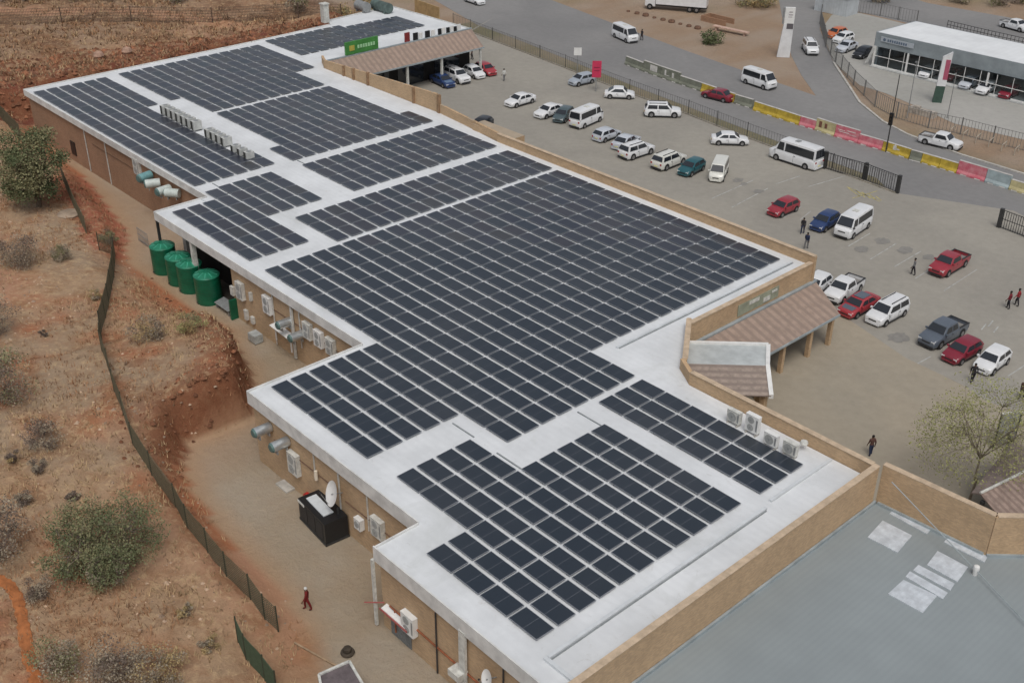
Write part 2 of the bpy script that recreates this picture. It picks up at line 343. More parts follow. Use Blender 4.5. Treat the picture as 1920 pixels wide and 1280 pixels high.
for i in range(len(KP)-1): b.beam((*KP[i], -6.02), (*KP[i+1], -6.02), .25, .14)
b.build('kerb', mat('kerb_concrete', (.30,.27,.22), .9, .15, 1.5), kind='structure')
b = MB()
KF = P2([(1563,118),(1612,193),(1655,228),(1700,252),(1800,290),(1920,327),(1990,350)])
for i in range(len(KF)-1): b.beam((*KF[i], -6.02), (*KF[i+1], -6.02), .3, .15)
b.build('kerb', concrete, kind='structure')
# painted bay lines
pl = mat('worn_white_line', (.42,.42,.40), .8, .18, 2)
b = MB()
def line(a, c, wd=.11, z=-5.996):
    A = at(*a); B = at(*c); d = (B-A); nn = Vector((-d.y, d.x, 0)).normalized()*wd/2
    b.add([(A-nn).to_tuple()[:2]+(z,), (B-nn).to_tuple()[:2]+(z,), (B+nn).to_tuple()[:2]+(z,), (A+nn).to_tuple()[:2]+(z,)], [(0,1,2,3)])
for a, c in [((1632,486),(1681,456)),((1677,500),(1727,471)),((1716,522),(1760,495)),((1770,545),(1832,505)),((1590,462),(1632,437)),((1500,412),(1520,396)),((1470,408),(1502,388)),((1372,389),(1440,353)),((1335,372),(1412,338)),((1516,350),(1585,330)),((1455,345),(1500,330)),((1705,690),(1745,668)),((1890,705),(1925,682))]: line(a, c)
for cx, cy in [(1845,612),(1858,606),(1868,617)]: line((cx-5, cy+6), (cx+4, cy-5), .12)
b.build('parking_lines', pl, kind='structure')
b = MB()     # yellow hatching by the exit
for i in range(5): line((1590+i*13, 352+i*4), (1612+i*10, 368+i*2), .13, -5.996)
line((1598,372),(1645,358)); line((1588,350),(1650,378))
b.build('yellow_hatching', mat('worn_yellow_line', (.42,.36,.13), .8, .2, 2), kind='structure')
b = MB()     # oil stains
for cx, cy, r_ in [(1655,452,1.0),(1697,469,1.0),(1685,633,1.15),(1740,482,.8),(1384,338,.8),(1422,359,.7),(1395,345,.5),(1616,467,.9)]:
    c = at(cx, cy); k = 18
    b.add([(c.x+math.cos(2*math.pi*i/k)*r_*(.7+.4*random.random())*.8, c.y+math.sin(2*math.pi*i/k)*r_*(.7+.4*random.random()), -5.98) for i in range(k)], [tuple(range(k))])
b.build('oil_stains', mat('oil_stain', (.20,.19,.175), .8, .1, 2, col2=(.25,.24,.22)), kind='structure')

# narrow orange footpath worn into the slope, lower left
pp = [(-40,1072),(-5,1083),(18,1098),(34,1122),(42,1160),(48,1200),(56,1240),(68,1280),(84,1330)]
pw_ = []
for x, y in pp:
    z = -4.
    for _ in range(8): q = at(x, y, z); z = .5*z+.5*H(q.x, q.y)
    pw_.append(Vector((q.x, q.y, 0)))
fine = [pw_[i].lerp(pw_[i+1], k/6) for i in range(len(pw_)-1) for k in range(6)]
b = MB(); vs = []; random.seed(3)
for i, q in enumerate(fine):
    d = (fine[min(i+1, len(fine)-1)]-fine[max(0, i-1)]); nn = Vector((-d.y, d.x, 0)).normalized()*random.uniform(.26,.40)
    for k in (-1, -.5, 0, .5, 1): r_ = q+nn*k; vs.append((r_.x, r_.y, H(r_.x, r_.y)+.10-.05*abs(k)))
b.add(vs, [(i*5+k,(i+1)*5+k,(i+1)*5+k+1,i*5+k+1) for i in range(len(fine)-1) for k in range(4)])
b.build('path', mat('orange_path_earth', (.40,.145,.05), .95, .15, 1.5), kind='structure', smooth=False)
random.seed(7)
# ------------------------------------------------------------------ the mall
RZ = -0.17
mall = thing('shopping_centre', (0, 20, -6), 'long tan brick shopping centre with flat white roof full of solar panels', 'building', absolute=True)
def part(b, name, m, parent, label=None, smooth=None, kind=None): return b.build(name, m, parent, label=label, smooth=smooth, kind=kind)
ROOF = [(-77.4,15.3),(-33.4,15.3),(-33.4,9.8),(-.6,9.9),(-.6,.05),(18.6,.05),(18.6,-3.2),(33.85,-3.2),(33.85,23.8),(19.2,23.8),(17.5,24.9),(13.5,30.3),(13.5,46.4),(-26.5,46.4),(-37,47.7),(-61.5,47.7),(-63.7,49),(-63.7,74.2),(-81.5,73.6),(-80.6,61.5),(-78.6,60.5),(-77.9,47)]
b = MB(); b.prism(ROOF, RZ-.22, RZ); part(b, 'roof', roofm, mall)
def wall(b, x0, y0, x1, y1, z0, z1, th=.3, mi=0): b.beam((x0,y0,z0), (x1,y1,z0), th, z1-z0, mi)
b = MB()
wall(b, -77.1, 15.75, -33.2, 15.75, -6.1, -.4); wall(b, -77.2, 15.8, -77.7, 47, -6.1, -.4)
wall(b, -77.7, 47, -80.9, 73.4, -6.1, -.4); wall(b, -80.9, 73.4, -63.9, 74.0, -6.1, -.4)
part(b, 'wall', brick_red, mall)
b = MB()
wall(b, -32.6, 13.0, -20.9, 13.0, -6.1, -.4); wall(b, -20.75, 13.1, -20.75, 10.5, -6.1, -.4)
part(b, 'wall', darkwall, mall, label='back wall of the open porch, coloured dark as shade')
b = MB()
wall(b, -20.6, 10.35, -.3, 10.35, -6.1, -.4); wall(b, -.35, 10.2, -.35, .45, -6.1, -.4); wall(b, -.5, .45, 18.9, .45, -6.1, -.4)
wall(b, 18.95, .45, 18.95, -2.85, -6.1, -.4); wall(b, 18.8, -2.85, 33.9, -2.85, -6.1, -.4)
part(b, 'wall', brick, mall)
b = MB(); wall(b, 34.0, -3.2, 34.0, 24.1, -6.1, .78, .3); wall(b, 13.75, 30.2, 13.75, 46.6, -6.1, .12, .3)
wall(b, 14.0, 46.55, -26.6, 46.55, -6.1, .72, .3); wall(b, 17.6, 25.15, 13.7, 30.3, -6.1, .6, .3); wall(b, 17.4, 25.1, 19.3, 23.95, -6.1, .7, .3); wall(b, 19.1, 24.0, 34.1, 24.0, -6.1, .8, .3)
part(b, 'parapet', brick, mall)
b = MB(); wall(b, 33.99, -3.2, 33.99, 24.1, .783, .83, .42); wall(b, 13.95, 46.55, -26.6, 46.55, .723, .77, .42); wall(b, 19.2, 24.0, 33.77, 24.0, .803, .85, .42)
wall(b, 17.45, 25.35, 13.8, 30.15, .603, .64, .42)
wall(b, 13.75, 30.35, 13.75, 46.32, .123, .2, .42)
part(b, 'coping', coping, mall)
b = MB()     # higher wall with brick piers beside the car park, top line rising
def rise(x0, y0, z0, x1, y1, z1, th=.28):
    n_ = Vector((-(y1-y0), x1-x0, 0)).normalized()*th/2
    A = Vector((x0,y0,-6.1)); B = Vector((x1,y1,-6.1)); At = Vector((x0,y0,z0)); Bt = Vector((x1,y1,z1))
    b.add([A-n_,B-n_,B+n_,A+n_,At-n_,Bt-n_,Bt+n_,At+n_], [(0,3,2,1),(4,5,6,7),(0,1,5,4),(1,2,6,5),(2,3,7,6),(3,0,4,7)])
rise(-63.6, 49.0, .75, -61.4, 47.9, .8); rise(-61.4, 47.9, .85, -38.6, 47.9, 1.95)
rise(-38.5, 47.9, .9, -26.6, 46.7, .72)
part(b, 'parapet', brick, mall, label='taller stepped stretch of parapet with piers')
for px, hh in ((638,1.1),(657,1.25),(685,1.45),(774,1.75),(823,1.95)):
    b = MB(); P = aty(px, 140+(px-638)*.33, 47.75); x = at(px, 128+(px-600)*.365, 0).x
    b.box(x-.17, 47.55, -.2, x+.17, 47.9, hh+.02); part(b, 'pier', mat('pier_brick', (.30,.19,.11), .9, .15, 2), mall)
b = MB(); b.box(-31.2, 46.85, -6.1, -24.6, 48.6, .55); part(b, 'projecting_bay', brick, mall)
# fascias
b = MB()
def fas(x0, y0, x1, y1, z1=-.02, h=1.05, th=.09): b.beam((x0,y0,z1-h), (x1,y1,z1-h), th, h)
fas(18.5, -3.2, 34.0, -3.2); fas(18.6, -3.15, 18.6, .0, h=1.0)
fas(-.7, .05, 18.5, .05); fas(-.65, .1, -.65, 9.8); fas(-33.45, 9.8, -.7, 9.9, h=.85); fas(-33.45, 9.85, -33.45, 15.2, h=.7)
fas(-77.5, 15.3, -33.5, 15.3, h=.75); fas(-77.45, 15.35, -77.95, 47, h=.5); fas(-77.95, 47.1, -78.65, 60.4, h=.5); fas(-80.7, 61.5, -81.6, 73.5, h=.5); fas(-81.5, 73.65, -63.8, 74.25, h=.7)
part(b, 'fascia', fasc, mall)
b = MB()     # rust-stained eave line under the fascia
for a_, c_, zz in (((18.7,-3.08),(33.9,-3.08),-1.16),((-.5,.2),(18.4,.2),-1.16),((-20.4,10.1),(-.8,10.1),-.95),((-77,15.55),(-34,15.55),-.86)):
    b.beam((*a_,zz), (*c_,zz), .12, .09)
part(b, 'eave_beam', mat('rusty_steel', (.16,.075,.04), .8, .2, 2), mall)
# roof upstands, gutters and cable trays
for q in ((31.25,-1.7,31.45,16.4,.18),(31.25,-1.95,33.8,-1.72,.18),(31.0,17.2,31.2,23.6,.15),(12.2,23.7,12.4,45.6,.16),(-33.3,14.6,-18.9,14.75,.06)):
    b = MB(); b.box(q[0], q[1], RZ, q[2], q[3], RZ+q[4]); part(b, 'roof_upstand', mat('roof_upstand_sheet', (.60,.63,.65), .5, .06, 1), mall)
TR = []
for x0, x1, y in ((11.8,14.0,8.2),(16.3,18.6,8.15),(16.4,18.7,15.4),(-36,-34.5,27.1),(-36.2,-32,17.4)): TR.append((x0,y,x1,y+.1))
TR += [(-33,16.9,-32.9,17.7),(31.47,-1.6,31.53,16.3),(12.42,23.8,12.48,45.6)]
for q in TR:
    b = MB(); b.box(q[0], q[1], RZ, q[2], q[3], RZ+.05); part(b, 'cable_tray', mat('grey_tray', (.25,.27,.28), .5, .1, 2), mall)
sheet('porch_shade_sheet', [(-33,10.4),(-20.8,10.4),(-20.8,12.8),(-33,12.8)], -5.97, mat('porch_floor_shade', (.06,.05,.042), .8, .2, 1))  # dark sheet laid over the ground to paint in the porch's shade
# porch posts
for px, y, r_, mm in ((297, 10.1, .11, dark), (367, 10.1, .2, offwhite)):
    P = aty(px, 430 if px < 300 else 500, y)
    b = MB(); b.box(P.x-r_, y-r_, -6.05, P.x+r_, y+r_, -.5); part(b, 'post', mm, mall)
# downpipes
for P, r_ in ((Vector((18.55,-3.3,0)), .09), (aty(869,1215,-3.15), .26), (aty(548,592,10.1), .12)):
    b = MB(); b.box(P.x-r_, P.y-.14, -5.9, P.x+r_, P.y+.02, -.9)
    part(b, 'downpipe', offwhite, mall)
b = MB(); b.box(aty(865,1255,-3.1).x-.45, -3.7, -4.3, aty(865,1255,-3.1).x+.45, -3.0, -3.85); part(b, 'rainwater_box', offwhite, mall)
b = MB()
a_ = aty(735,1160,-3.05); c_ = aty(900,1300,-3.05)
for k in range(3): b.tube((19.6+k*5, -3.08, -3.9-.05*k), (24.6+k*5, -3.08, -3.95-.05*k), .06)
b.tube((20.1,-3.1,-5.6),(20.1,-3.1,-3.9),.05)
part(b, 'pipe', mat('rust_orange_pipe', (.30,.10,.045), .7, .2, 2), mall)
# side door and little canopy on the near wall
A = aty(738,1195,-3.1)
b = MB(); b.box(19.6,-3.06,-6,21.5,-2.95,-3.9); part(b, 'door', mat('grey_mesh_door', (.17,.185,.19), .6, .15, 6), mall, label='grey mesh door under the white awning')
b = MB(); b.slab([(19.2,-3.42,-4.12),(21.6,-3.42,-4.12),(21.6,-3.0,-4.02),(19.2,-3.0,-4.02)], .08)
part(b, 'awning', white, mall)
b = MB()
for q in ((19.0,-3.4),): b.beam((18.2,-3.9,-4.1),(19.1,-3.1,-4.0),.05,.06); b.beam((19.1,-3.47,-4.25),(21.7,-3.47,-4.25),.05,.12)
part(b, 'awning_frame', mat('faded_red_frame', (.42,.12,.11), .7, .1, 2), mall)
# dark openings in the left walls
for px, py in ((137,275),):
    P = aty(px, py, 15.55); b = MB(); b.box(P.x-.6, 15.5, P.z-1.0, P.x+.6, 15.62, P.z+.6); part(b, 'window', black, mall)
for px, yw, z0, z1, r_, mm in ((520,10.15,-5.9,-1.2,.04,offwhite),(566,10.15,-4.5,-1.2,.04,offwhite),(640,.28,-5.9,-1.3,.05,offwhite),(598,.28,-3.5,-1.3,.035,offwhite),(690,.28,-4.2,-1.3,.035,offwhite),(200,15.55,-5.9,-1.0,.05,offwhite),(160,15.55,-5.9,-1.0,.05,offwhite),(820,-3.07,-5.9,-1.3,.035,dark),(945,-3.07,-5.9,-1.3,.035,dark)):
    P = aty(px, {15.55:290 if px > 180 else 260}.get(yw, 640 if yw > 5 else 950 if px < 700 else 1220), yw); b = MB(); b.box(P.x-r_, yw-.08, z0, P.x+r_, yw, z1); part(b, 'conduit', mm, mall)
for x0, x1, yw, z in ((2.0,9.5,.27,-2.9),(10.5,18.2,.27,-3.3),(-14.5,-2.0,10.17,-2.6),(-60,-42,15.57,-2.2)):
    b = MB(); b.box(x0,yw-.05,z,x1,yw,z+.06); part(b, 'cable_conduit', mat('brown_conduit', (.20,.12,.08), .7, .15, 2), mall)
# --- tiled lean-to over the shop fronts, far wing
b = MB(); b.slab([(-63.6,49.2,-.05),(-63.6,74.3,-.05),(-60.5,74.0,-2.0),(-60.5,56.3,-2.0),(-60.5,50.0,-2.0)], .12)
cn = part(b, 'canopy_roof', tile, mall)
b = MB(); b.beam((-63.62,49.2,-.12),(-63.62,74.4,-.12),.3,.14); b.beam((-60.45,50,-2.2),(-60.45,74.1,-2.2),.08,.2); b.build('flashing', flash, cn, origin=mall['absloc']); 
b = MB(); wall(b, -63.8, 49.5, -63.8, 74.1, -6.1, -.4, .2); part(b, 'wall', darkwall, mall, label='shop fronts under the far tiled canopy, coloured dark as shade')
for y in (54.5, 60.5, 66.5, 73.6):
    b = MB(); b.box(-60.9,y-.14,-6,-60.6,y+.14,-2.1); part(b, 'canopy_post', offwhite, mall)
b = MB()
for y0, y1 in ((51,54),(55,59.5),(61,65.5),(67.5,72)): b.box(-63.68,y0,-5.9,-63.6,y1,-3.3)
part(b, 'shop_window', glassm, mall)
# --- tiled lean-to, near notch
b = MB(); b.slab([(13.95,30.6,-1.7),(13.95,47.0,-1.7),(17.6,45.6,-3.0),(17.6,30.9,-3.0)], .12)
cn = part(b, 'canopy_roof', tile, mall)
b = MB(); b.beam((14.05,30.6,-1.75),(14.05,47.0,-1.75),.28,.14); b.beam((17.65,31,-3.2),(17.65,45.6,-3.2),.1,.18); b.build('flashing', flash, cn, origin=mall['absloc'])
b = MB(); b.slab([(13.95,47.02,-1.72),(13.4,47.8,-3.1),(17.5,45.75,-3.1)], .08)
part(b, 'canopy_roof', tile, mall, label='small hip end of the near tiled canopy')
for y in (34.6, 38.4, 42.2, 45.2):
    b = MB(); b.box(17.0,y-.18,-6,17.36,y+.18,-3.1); part(b, 'canopy_post', brick, mall)
b = MB()
for y0, y1 in ((31.5,35.2),(36,39.6),(40.2,44.8)): b.box(13.9,y0,-5.9,13.96,y1,-3.4)
part(b, 'shop_window', glassm, mall)
b = MB(); 
P = atx(1370,572,13.95); b.box(13.92, 36.2, -1.35, 13.98, 41.6, -.35); part(b, 'wall_sign', mat('grey_green_board', (.30,.32,.24), .7, .12, 1), mall)
b = MB(); b.box(13.99,37.6,-.75,14.03,38.9,-.45); b.box(13.99,40.6,-.7,14.03,41.3,-.5); b.box(13.99,39.5,-1.2,14.03,40.4,-.8); part(b, 'sign_lettering', offwhite, mall)
b = MB()     # wide tile-free hood: porch at the diagonal entrance
n_ = Vector((.7071,-.7071,0)); r0 = Vector((15.9,27.3,-1.3)); r1 = Vector((20.25,31.75,-1.3))
fe0 = Vector((13.9,29.9,-1.38)); fe1 = Vector((18.35,34.4,-1.38)); ne0 = r0+n_*2.6+Vector((0,0,-1.0)); ne1 = r1+n_*2.6+Vector((0,0,-1.0))
b.slab([r0,r1,ne1,ne0], .1); pr = part(b, 'porch_roof', tile_diag, mall)
b = MB(); b.slab([r0,r1,fe1,fe0], .1); part(b, 'porch_roof', mat('pale_roof_sheet', (.47,.50,.50), .5, .08, 1), mall, label='pale sheet slope of the entrance porch')
b = MB()
def bar3(b, a, c, w_, h_): b.add([Vector(a)+Vector((dx*w_/2,dy*w_/2,dz)) for dz in (-.1,h_) for dx,dy in ((-1,1),(1,-1))] + [Vector(c)+Vector((dx*w_/2,dy*w_/2,dz)) for dz in (-.1,h_) for dx,dy in ((-1,1),(1,-1))], [(0,1,3,2),(4,6,7,5),(0,4,5,1),(2,3,7,6),(0,2,6,4),(1,5,7,3)])
b.beam(fe0+Vector((0,0,-.1)), fe1+Vector((0,0,-.1)), .26, .26)
for a_, c_ in ((fe1,r1),(r1,ne1)):
    e = Vector((.7071,.7071,0))*.16; A = Vector(a_)+Vector((0,0,.1)); B = Vector(c_)+Vector((0,0,.1)); u = Vector((0,0,.35))
    b.add([A-e,A+e,B+e,B-e,A-e-u,A+e-u,B+e-u,B-e-u], [(0,1,2,3),(7,6,5,4),(0,4,5,1),(1,5,6,2),(2,6,7,3),(3,7,4,0)])
b.build('barge_board', white, pr, origin=mall['absloc'])
for q in (ne1-n_*.5, ne1-n_*2.2, fe1+n_*.6):
    b = MB(); q = q-Vector((.7071,.7071,0))*.4; b.box(q.x-.2,q.y-.2,-6,q.x+.2,q.y+.2,-2.4); part(b, 'porch_post', brick, mall)
b = MB(); wall(b, 17.75, 25.45, 13.95, 30.35, -5.9, -2.6, .1); part(b, 'entrance_glass', glassm, mall)
# green shop sign on the far canopy
P = at(648,100,.2)
gs = thing('shop_sign', (-63.4, 55.2, 0), 'long green shop sign with pale lettering on the far canopy edge', 'sign', absolute=True)
b = MB(); b.box(-63.75,52.6,.08,-63.5,57.9,1.75); part(b, 'board', mat('green_sign', (.06,.24,.055), .5, .12, 1.2), gs)
b = MB()
for k in range(7): b.box(-63.5,54.5+k*.42,.7,-63.46,54.8+k*.42,1.15)
part(b, 'lettering', mat('pale_green_letters', (.35,.62,.35), .5, .1, 2), gs)
b = MB(); b.box(-63.5,53.2,.55,-63.46,54.0,1.25); part(b, 'emblem', mat('ochre_emblem', (.45,.40,.08), .5, .1, 2), gs)
# black and white lettering on the far roof edge
sg = thing('rooftop_lettering', (-63.6, 68.5, 0), 'black and white roof letters beside the far end of tiled canopy', 'sign', absolute=True)
b = MB()
for k, y in enumerate((64.0, 66.1, 68.4, 69.9, 71.2)): b.box(-63.8,y,-.1,-63.6,y+(.75 if k < 2 else .5),1.0-.08*k)
part(b, 'dark_letters', black, sg)
b = MB()
for y in (65.0, 67.2, 69.1, 70.6, 71.9): b.box(-63.85,y,-.1,-63.68,y+.6,.85)
part(b, 'white_letters', white, sg)
b = MB(); b.box(-63.9,62.6,-.1,-63.7,63.4,1.25); part(b, 'red_panel', mat('maroon_panel', (.22,.03,.03), .5, .1, 2), sg)
# ------------------------------------------------------------------ neighbour building, grey roof
nb = thing('grey_roofed_shop', (40, 10, -6), 'neighbouring tan brick shop with low grey corrugated roof and pale roof sheets', 'building', absolute=True)
GZ = -2.15
b = MB(); b.prism([(34.15,-45),(34.15,24.6),(41.3,25.0),(48,32.3),(75,32.3),(75,-45)], GZ-.2, GZ); part(b, 'roof', greyroof, nb)
b = MB(); wall(b, 34.2, 24.55, 41.4, 24.95, -6.1, .75, .3); wall(b, 41.35, 24.9, 49, 33.0, -6.1, .75, .3)
wall(b, 75, -45, 75, 33, -6.1, .7, .3); part(b, 'parapet', brick, nb)
b = MB(); wall(b, 34.2, 24.6, 41.35, 25.0, .753, .80, .42); wall(b, 41.4, 25.02, 49, 33.05, .753, .80, .42); part(b, 'coping', coping, nb)
b = MB(); wall(b, 34.25, -45, 34.25, 24.3, GZ, GZ+.22, .14); wall(b, 34.4, 24.32, 41.3, 24.72, GZ, GZ+.2, .14); wall(b, 41.5, 24.75, 48, 31.7, GZ, GZ+.2, .14); part(b, 'flashing', flash, nb)
for Q in ([(1655,975),(1710,1003),(1683,1035),(1627,1006)],[(1675,955),(1748,988),(1738,1000),(1668,962)],[(1780,1004),(1852,1042),(1846,1053),(1770,1015)],[(1758,1032),(1815,1062),(1795,1090),(1738,1058)],[(1722,1058),(1790,1093),(1782,1106),(1712,1068)],[(1706,1070),(1777,1110),(1768,1122),(1698,1080)],[(1694,1086),(1757,1116),(1730,1148),(1665,1112)]):
    b = MB(); pts = [at(x, y, GZ+.05) for x, y in Q]; b.slab(pts, .05); part(b, 'skylight', skylt, nb)
b = MB(); P = at(1672,903,.4); Q = at(1830,1068,-1.8); E_ = at(1985,1232,-1.9)
b.tube((P.x,P.y,P.z), Q, .03, n=6); b.tube(Q, E_, .03, n=6)
cb = b.build('stay_cable', flash, None, origin=tuple(Q), label='thin stay cable running across the grey roof to its corner', cat='cable')
b = MB(); b.lathe([(.02,.35),(.16,.3),(.2,.15),(.16,.0),(.14,-.35)], 12, (0,0,0)); b.build('roof_vent', white, None, loc=(Q.x,Q.y,GZ+.34), label='small white round vent beside the pale sheets on grey roof', cat='vent', smooth=True)
# tiled canopy of the neighbour
tc_ = thing('tiled_shelter', (40, 33, -6), 'brown tiled shelter roof with pale ridge at the right edge', 'shelter', absolute=True)
p0 = at(1838,925,-2.4); p1 = at(1985,853,-2.4)
d_ = (p1-p0); nn = Vector((d_.y,-d_.x,0)).normalized()
b = MB(); b.slab([p0,p1,p1+nn*5.5+Vector((0,0,-2.4)),p0+nn*5.5+Vector((0,0,-2.4))], .1)
tilr = part(b, 'roof', mat('brown_tile_ribs', (.33,.25,.21), .8, .15, 2, stripes=(1, .5, .6, (.17,.12,.10)), bump=.2), tc_)
b = MB(); b.slab([p0,p1,p1-nn*3.5+Vector((0,0,-1.0)),p0-nn*.6+Vector((0,0,-.3))], .1); part(b, 'roof', mat('dull_purple_tile', (.25,.2,.18), .85, .1, 2), tc_, label='dull back slope of the shelter roof')
b = MB(); b.tube(p0+Vector((0,0,.05)), p1+Vector((0,0,.05)), .1); part(b, 'ridge_cap', offwhite, tc_)
for q in (p0+nn*.3-Vector((0,0,.2)), p1+nn*.3):
    b = MB(); b.box(q.x-.12,q.y-.12,-6,q.x+.12,q.y+.12,q.z-.2); part(b, 'post', dark, tc_)
# ------------------------------------------------------------------ solar panels
PU = 2.30; PV = 1.56957; NY0 = -1.3495
rows = []
def arr(name, vs, x0, n, yo=0.):
    for k, v in enumerate(vs): rows.append((name, k, len(list(vs)), x0, n, v*PV+yo))
NB = 'near array above the grey roof'
def rowset(name, spec, yo=0.):
    for k, (v, x0, n) in enumerate(spec): rows.append((name, k, len(spec), x0, n, v*PV+yo))
rowset('front array', [(0,21.05,4),(1,21.05,4)]+[(v,14.15,7) for v in range(2,6)]+[(v,18.75,5) for v in range(6,11)], NY0)
rowset('three row array', [(v,16.64,6) for v in (11,12,13)])
rowset('main array', [(v,0,5) for v in range(1,6)]+[(6,0,7)]+[(v,-16.1,14) for v in range(7,14)]+[(v,-16.1,12) for v in range(14,29)])
rowset('left strip', [(v,-23.6,3) for v in range(12,29)])
rowset('middle array', [(v,-34.4,4) for v in range(17,29)])
rowset('array above the porch', [(v,-32.2,6) for v in (7,8,9)]+[(10,-34.5,7)]+[(v,-34.8,4) for v in (11,12,13,14)])
rowset('upper array', [(17,-40.6,2)]+[(v,-54.4,8) for v in range(18,28)]+[(28,-40.6,2)])
rowset('far array', [(17,-75.9,6)]+[(v,-75.9,9) for v in range(18,28)]+[(28,-75.9,6),(29,-75.9,6)])
rowset('far left array', [(v,-75.55,17) for v in range(10,15)]+[(15,-75.55,6)])
rowset('far left array end', [(15,-41.1,2)])
rowset('far wing array', [(v,-77.1,4) for v in range(31,39)]+[(v,-75.9,3) for v in range(39,45)])
def lp_dark(): pass
pg = bpy.data.materials.new('solar_glass'); pg.use_nodes = True
n = pg.node_tree.nodes; l = pg.node_tree.links; p = n['Principled BSDF']; p.inputs['Roughness'].default_value = .3; p.inputs['Specular IOR Level'].default_value = 1.0
ge = n.new('ShaderNodeNewGeometry'); cr = n.new('ShaderNodeValToRGB'); l.new(ge.outputs['Random Per Island'], cr.inputs[0])
cr.color_ramp.interpolation = 'CONSTANT'; e = cr.color_ramp.elements
e[0].position = 0; e[0].color = (.015,.020,.035,1); e[1].position = .3; e[1].color = (.019,.023,.037,1)
for pos, c in ((.5,(.013,.021,.032,1)),(.7,(.024,.024,.034,1)),(.88,(.027,.028,.032,1)),(.95,(.011,.020,.034,1))):
    q = e.new(pos); q.color = c
tcd = n.new('ShaderNodeNewGeometry'); nd = n.new('ShaderNodeTexNoise'); nd.inputs['Scale'].default_value = .09; nd.inputs['Detail'].default_value = 5; l.new(tcd.outputs['Position'], nd.inputs['Vector'])
rd_ = n.new('ShaderNodeMapRange'); rd_.inputs['From Min'].default_value = .42; rd_.inputs['From Max'].default_value = .68; rd_.inputs['To Max'].default_value = .10; l.new(nd.outputs['Fac'], rd_.inputs['Value'])
md_ = n.new('ShaderNodeMix'); md_.data_type = 'RGBA'; md_.inputs[7].default_value = (.16,.15,.14,1); l.new(rd_.outputs[0], md_.inputs[0]); l.new(cr.outputs[0], md_.inputs[6]); l.new(md_.outputs[2], p.inputs['Base Color'])
pf = mat('panel_frame', (.26,.275,.30), .4, .05, 3, metal=.3); pline = mat('cell_gap', (.12,.13,.15), .5, .05, 3)
PW, PH, PT = 2.165, 1.285, .035
def panel(b, ox, oy, oz, tx, ty):
    def z(x, y): return oz + x*tx + y*ty
    def P(x, y, dz=0): return (ox+x, oy+y, z(x-PW/2, y-PH/2)+dz)
    b.add([P(0,0,-PT),P(PW,0,-PT),P(PW,PH,-PT),P(0,PH,-PT),P(0,0),P(PW,0),P(PW,PH),P(0,PH)], [(0,3,2,1),(4,5,6,7),(0,1,5,4),(1,2,6,5),(2,3,7,6),(3,0,4,7)], 1)
    b.add([P(.04,.035,.004),P(PW-.04,.035,.004),P(PW-.04,PH-.035,.004),P(.04,PH-.035,.004)], [(0,1,2,3)], 0)
    b.add([P(PW/2-.014,.04,.008),P(PW/2+.014,.04,.008),P(PW/2+.014,PH-.04,.008),P(PW/2-.014,PH-.04,.008)], [(0,1,2,3)], 2)
allp = []
for (nm, k, tot, x0, n_, y) in rows:
    rt = random.uniform(-.006, .006)
    for i in range(n_):
        x = x0+i*PU
        d = (Vector((x+1.1, y+.55, 0))-C0).length
        allp.append((d, nm, k, tot, i, n_, x, y, random.uniform(-.014,.014), rt+random.uniform(-.014,.014)))
allp.sort(key=lambda t: t[0])
ZP = .0
b = MB()
seen = set()
for t in allp[:300]:
    d, nm, k, tot, i, n_, x, y, tx, ty = t
    q = MB(); panel(q, -PW/2, -PH/2, 0, tx, ty)
    q.box(-PW/2+.3, -PH/2+.05, RZ-ZP, -PW/2+.34, PH/2-.05, -PT-.02, 1); q.box(PW/2-.34, -PH/2+.05, RZ-ZP, PW/2-.3, PH/2-.05, -PT-.02, 1)
    def o_(v): return ORD[v] if v < 20 else 'twenty-'+ORD[v-20]
    lab = '%s solar panel from the left, %s row up, %s' % (o_(i), o_(k), nm)
    q.build('solar_panel', [pg, pf, pline], None, loc=(x+PW/2, y+PH/2, ZP), label=lab, cat='solar panel', group='solar panels on the white roof', smooth=False)
for t in allp[300:]:
    d, nm, k, tot, i, n_, x, y, tx, ty = t
    panel(b, x, y, ZP, tx, ty)
b.build('solar_panels', [pg, pf, pline], None, label='hundreds of dark solar panels in rows on the farther white roof', cat='solar panels', kind='stuff', smooth=False, origin=(-30,30,0))
# ------------------------------------------------------------------ air conditioners
def fan(b, c, r, mi, axis='y', th=.03):
    c = Vector(c); d = Vector((0,-th,0)) if axis == 'y' else Vector((0,0,th))
    b.tube(c, c+d, r, n=18, mi=mi)
def make_ac(loc, w_, h_, label, fans=1, group='air conditioners on the rear walls', rz=0):
    t = thing('air_conditioner', loc, label, 'air conditioner', group, rz)
    b = MB(); b.box(-w_/2,-.36,0,w_/2,0,h_); b.box(-w_/2-.015,-.375,h_,w_/2+.015,.0,h_+.03); b.build('casing', offwhite if random.random() < .4 else white, t)
    for k in range(fans):
        z = h_*(.5 if fans == 1 else (.27+.46*k)); r = min(w_*.36, h_/fans*.4)
        b = MB(); b.tube((-.06*w_,-.36,z),(-.06*w_,-.385,z), r, n=18); g_ = b.build('fan_grille', grille, t)
        b = MB(); b.tube((-.06*w_,-.385,z),(-.06*w_,-.40,z), r*.25, n=10); b.build('fan_hub', midgrey, g_)
    b = MB(); b.box(w_*.34,-.363,h_*.15,w_*.46,-.36,h_*.85); b.build('vent_slot', midgrey, t)
    for sx in (-1,1):
        b = MB(); b.box(sx*w_*.35-.025,-.36,-.08,sx*w_*.35+.025,.02,-.003); b.build('bracket', midgrey, t)
    return t
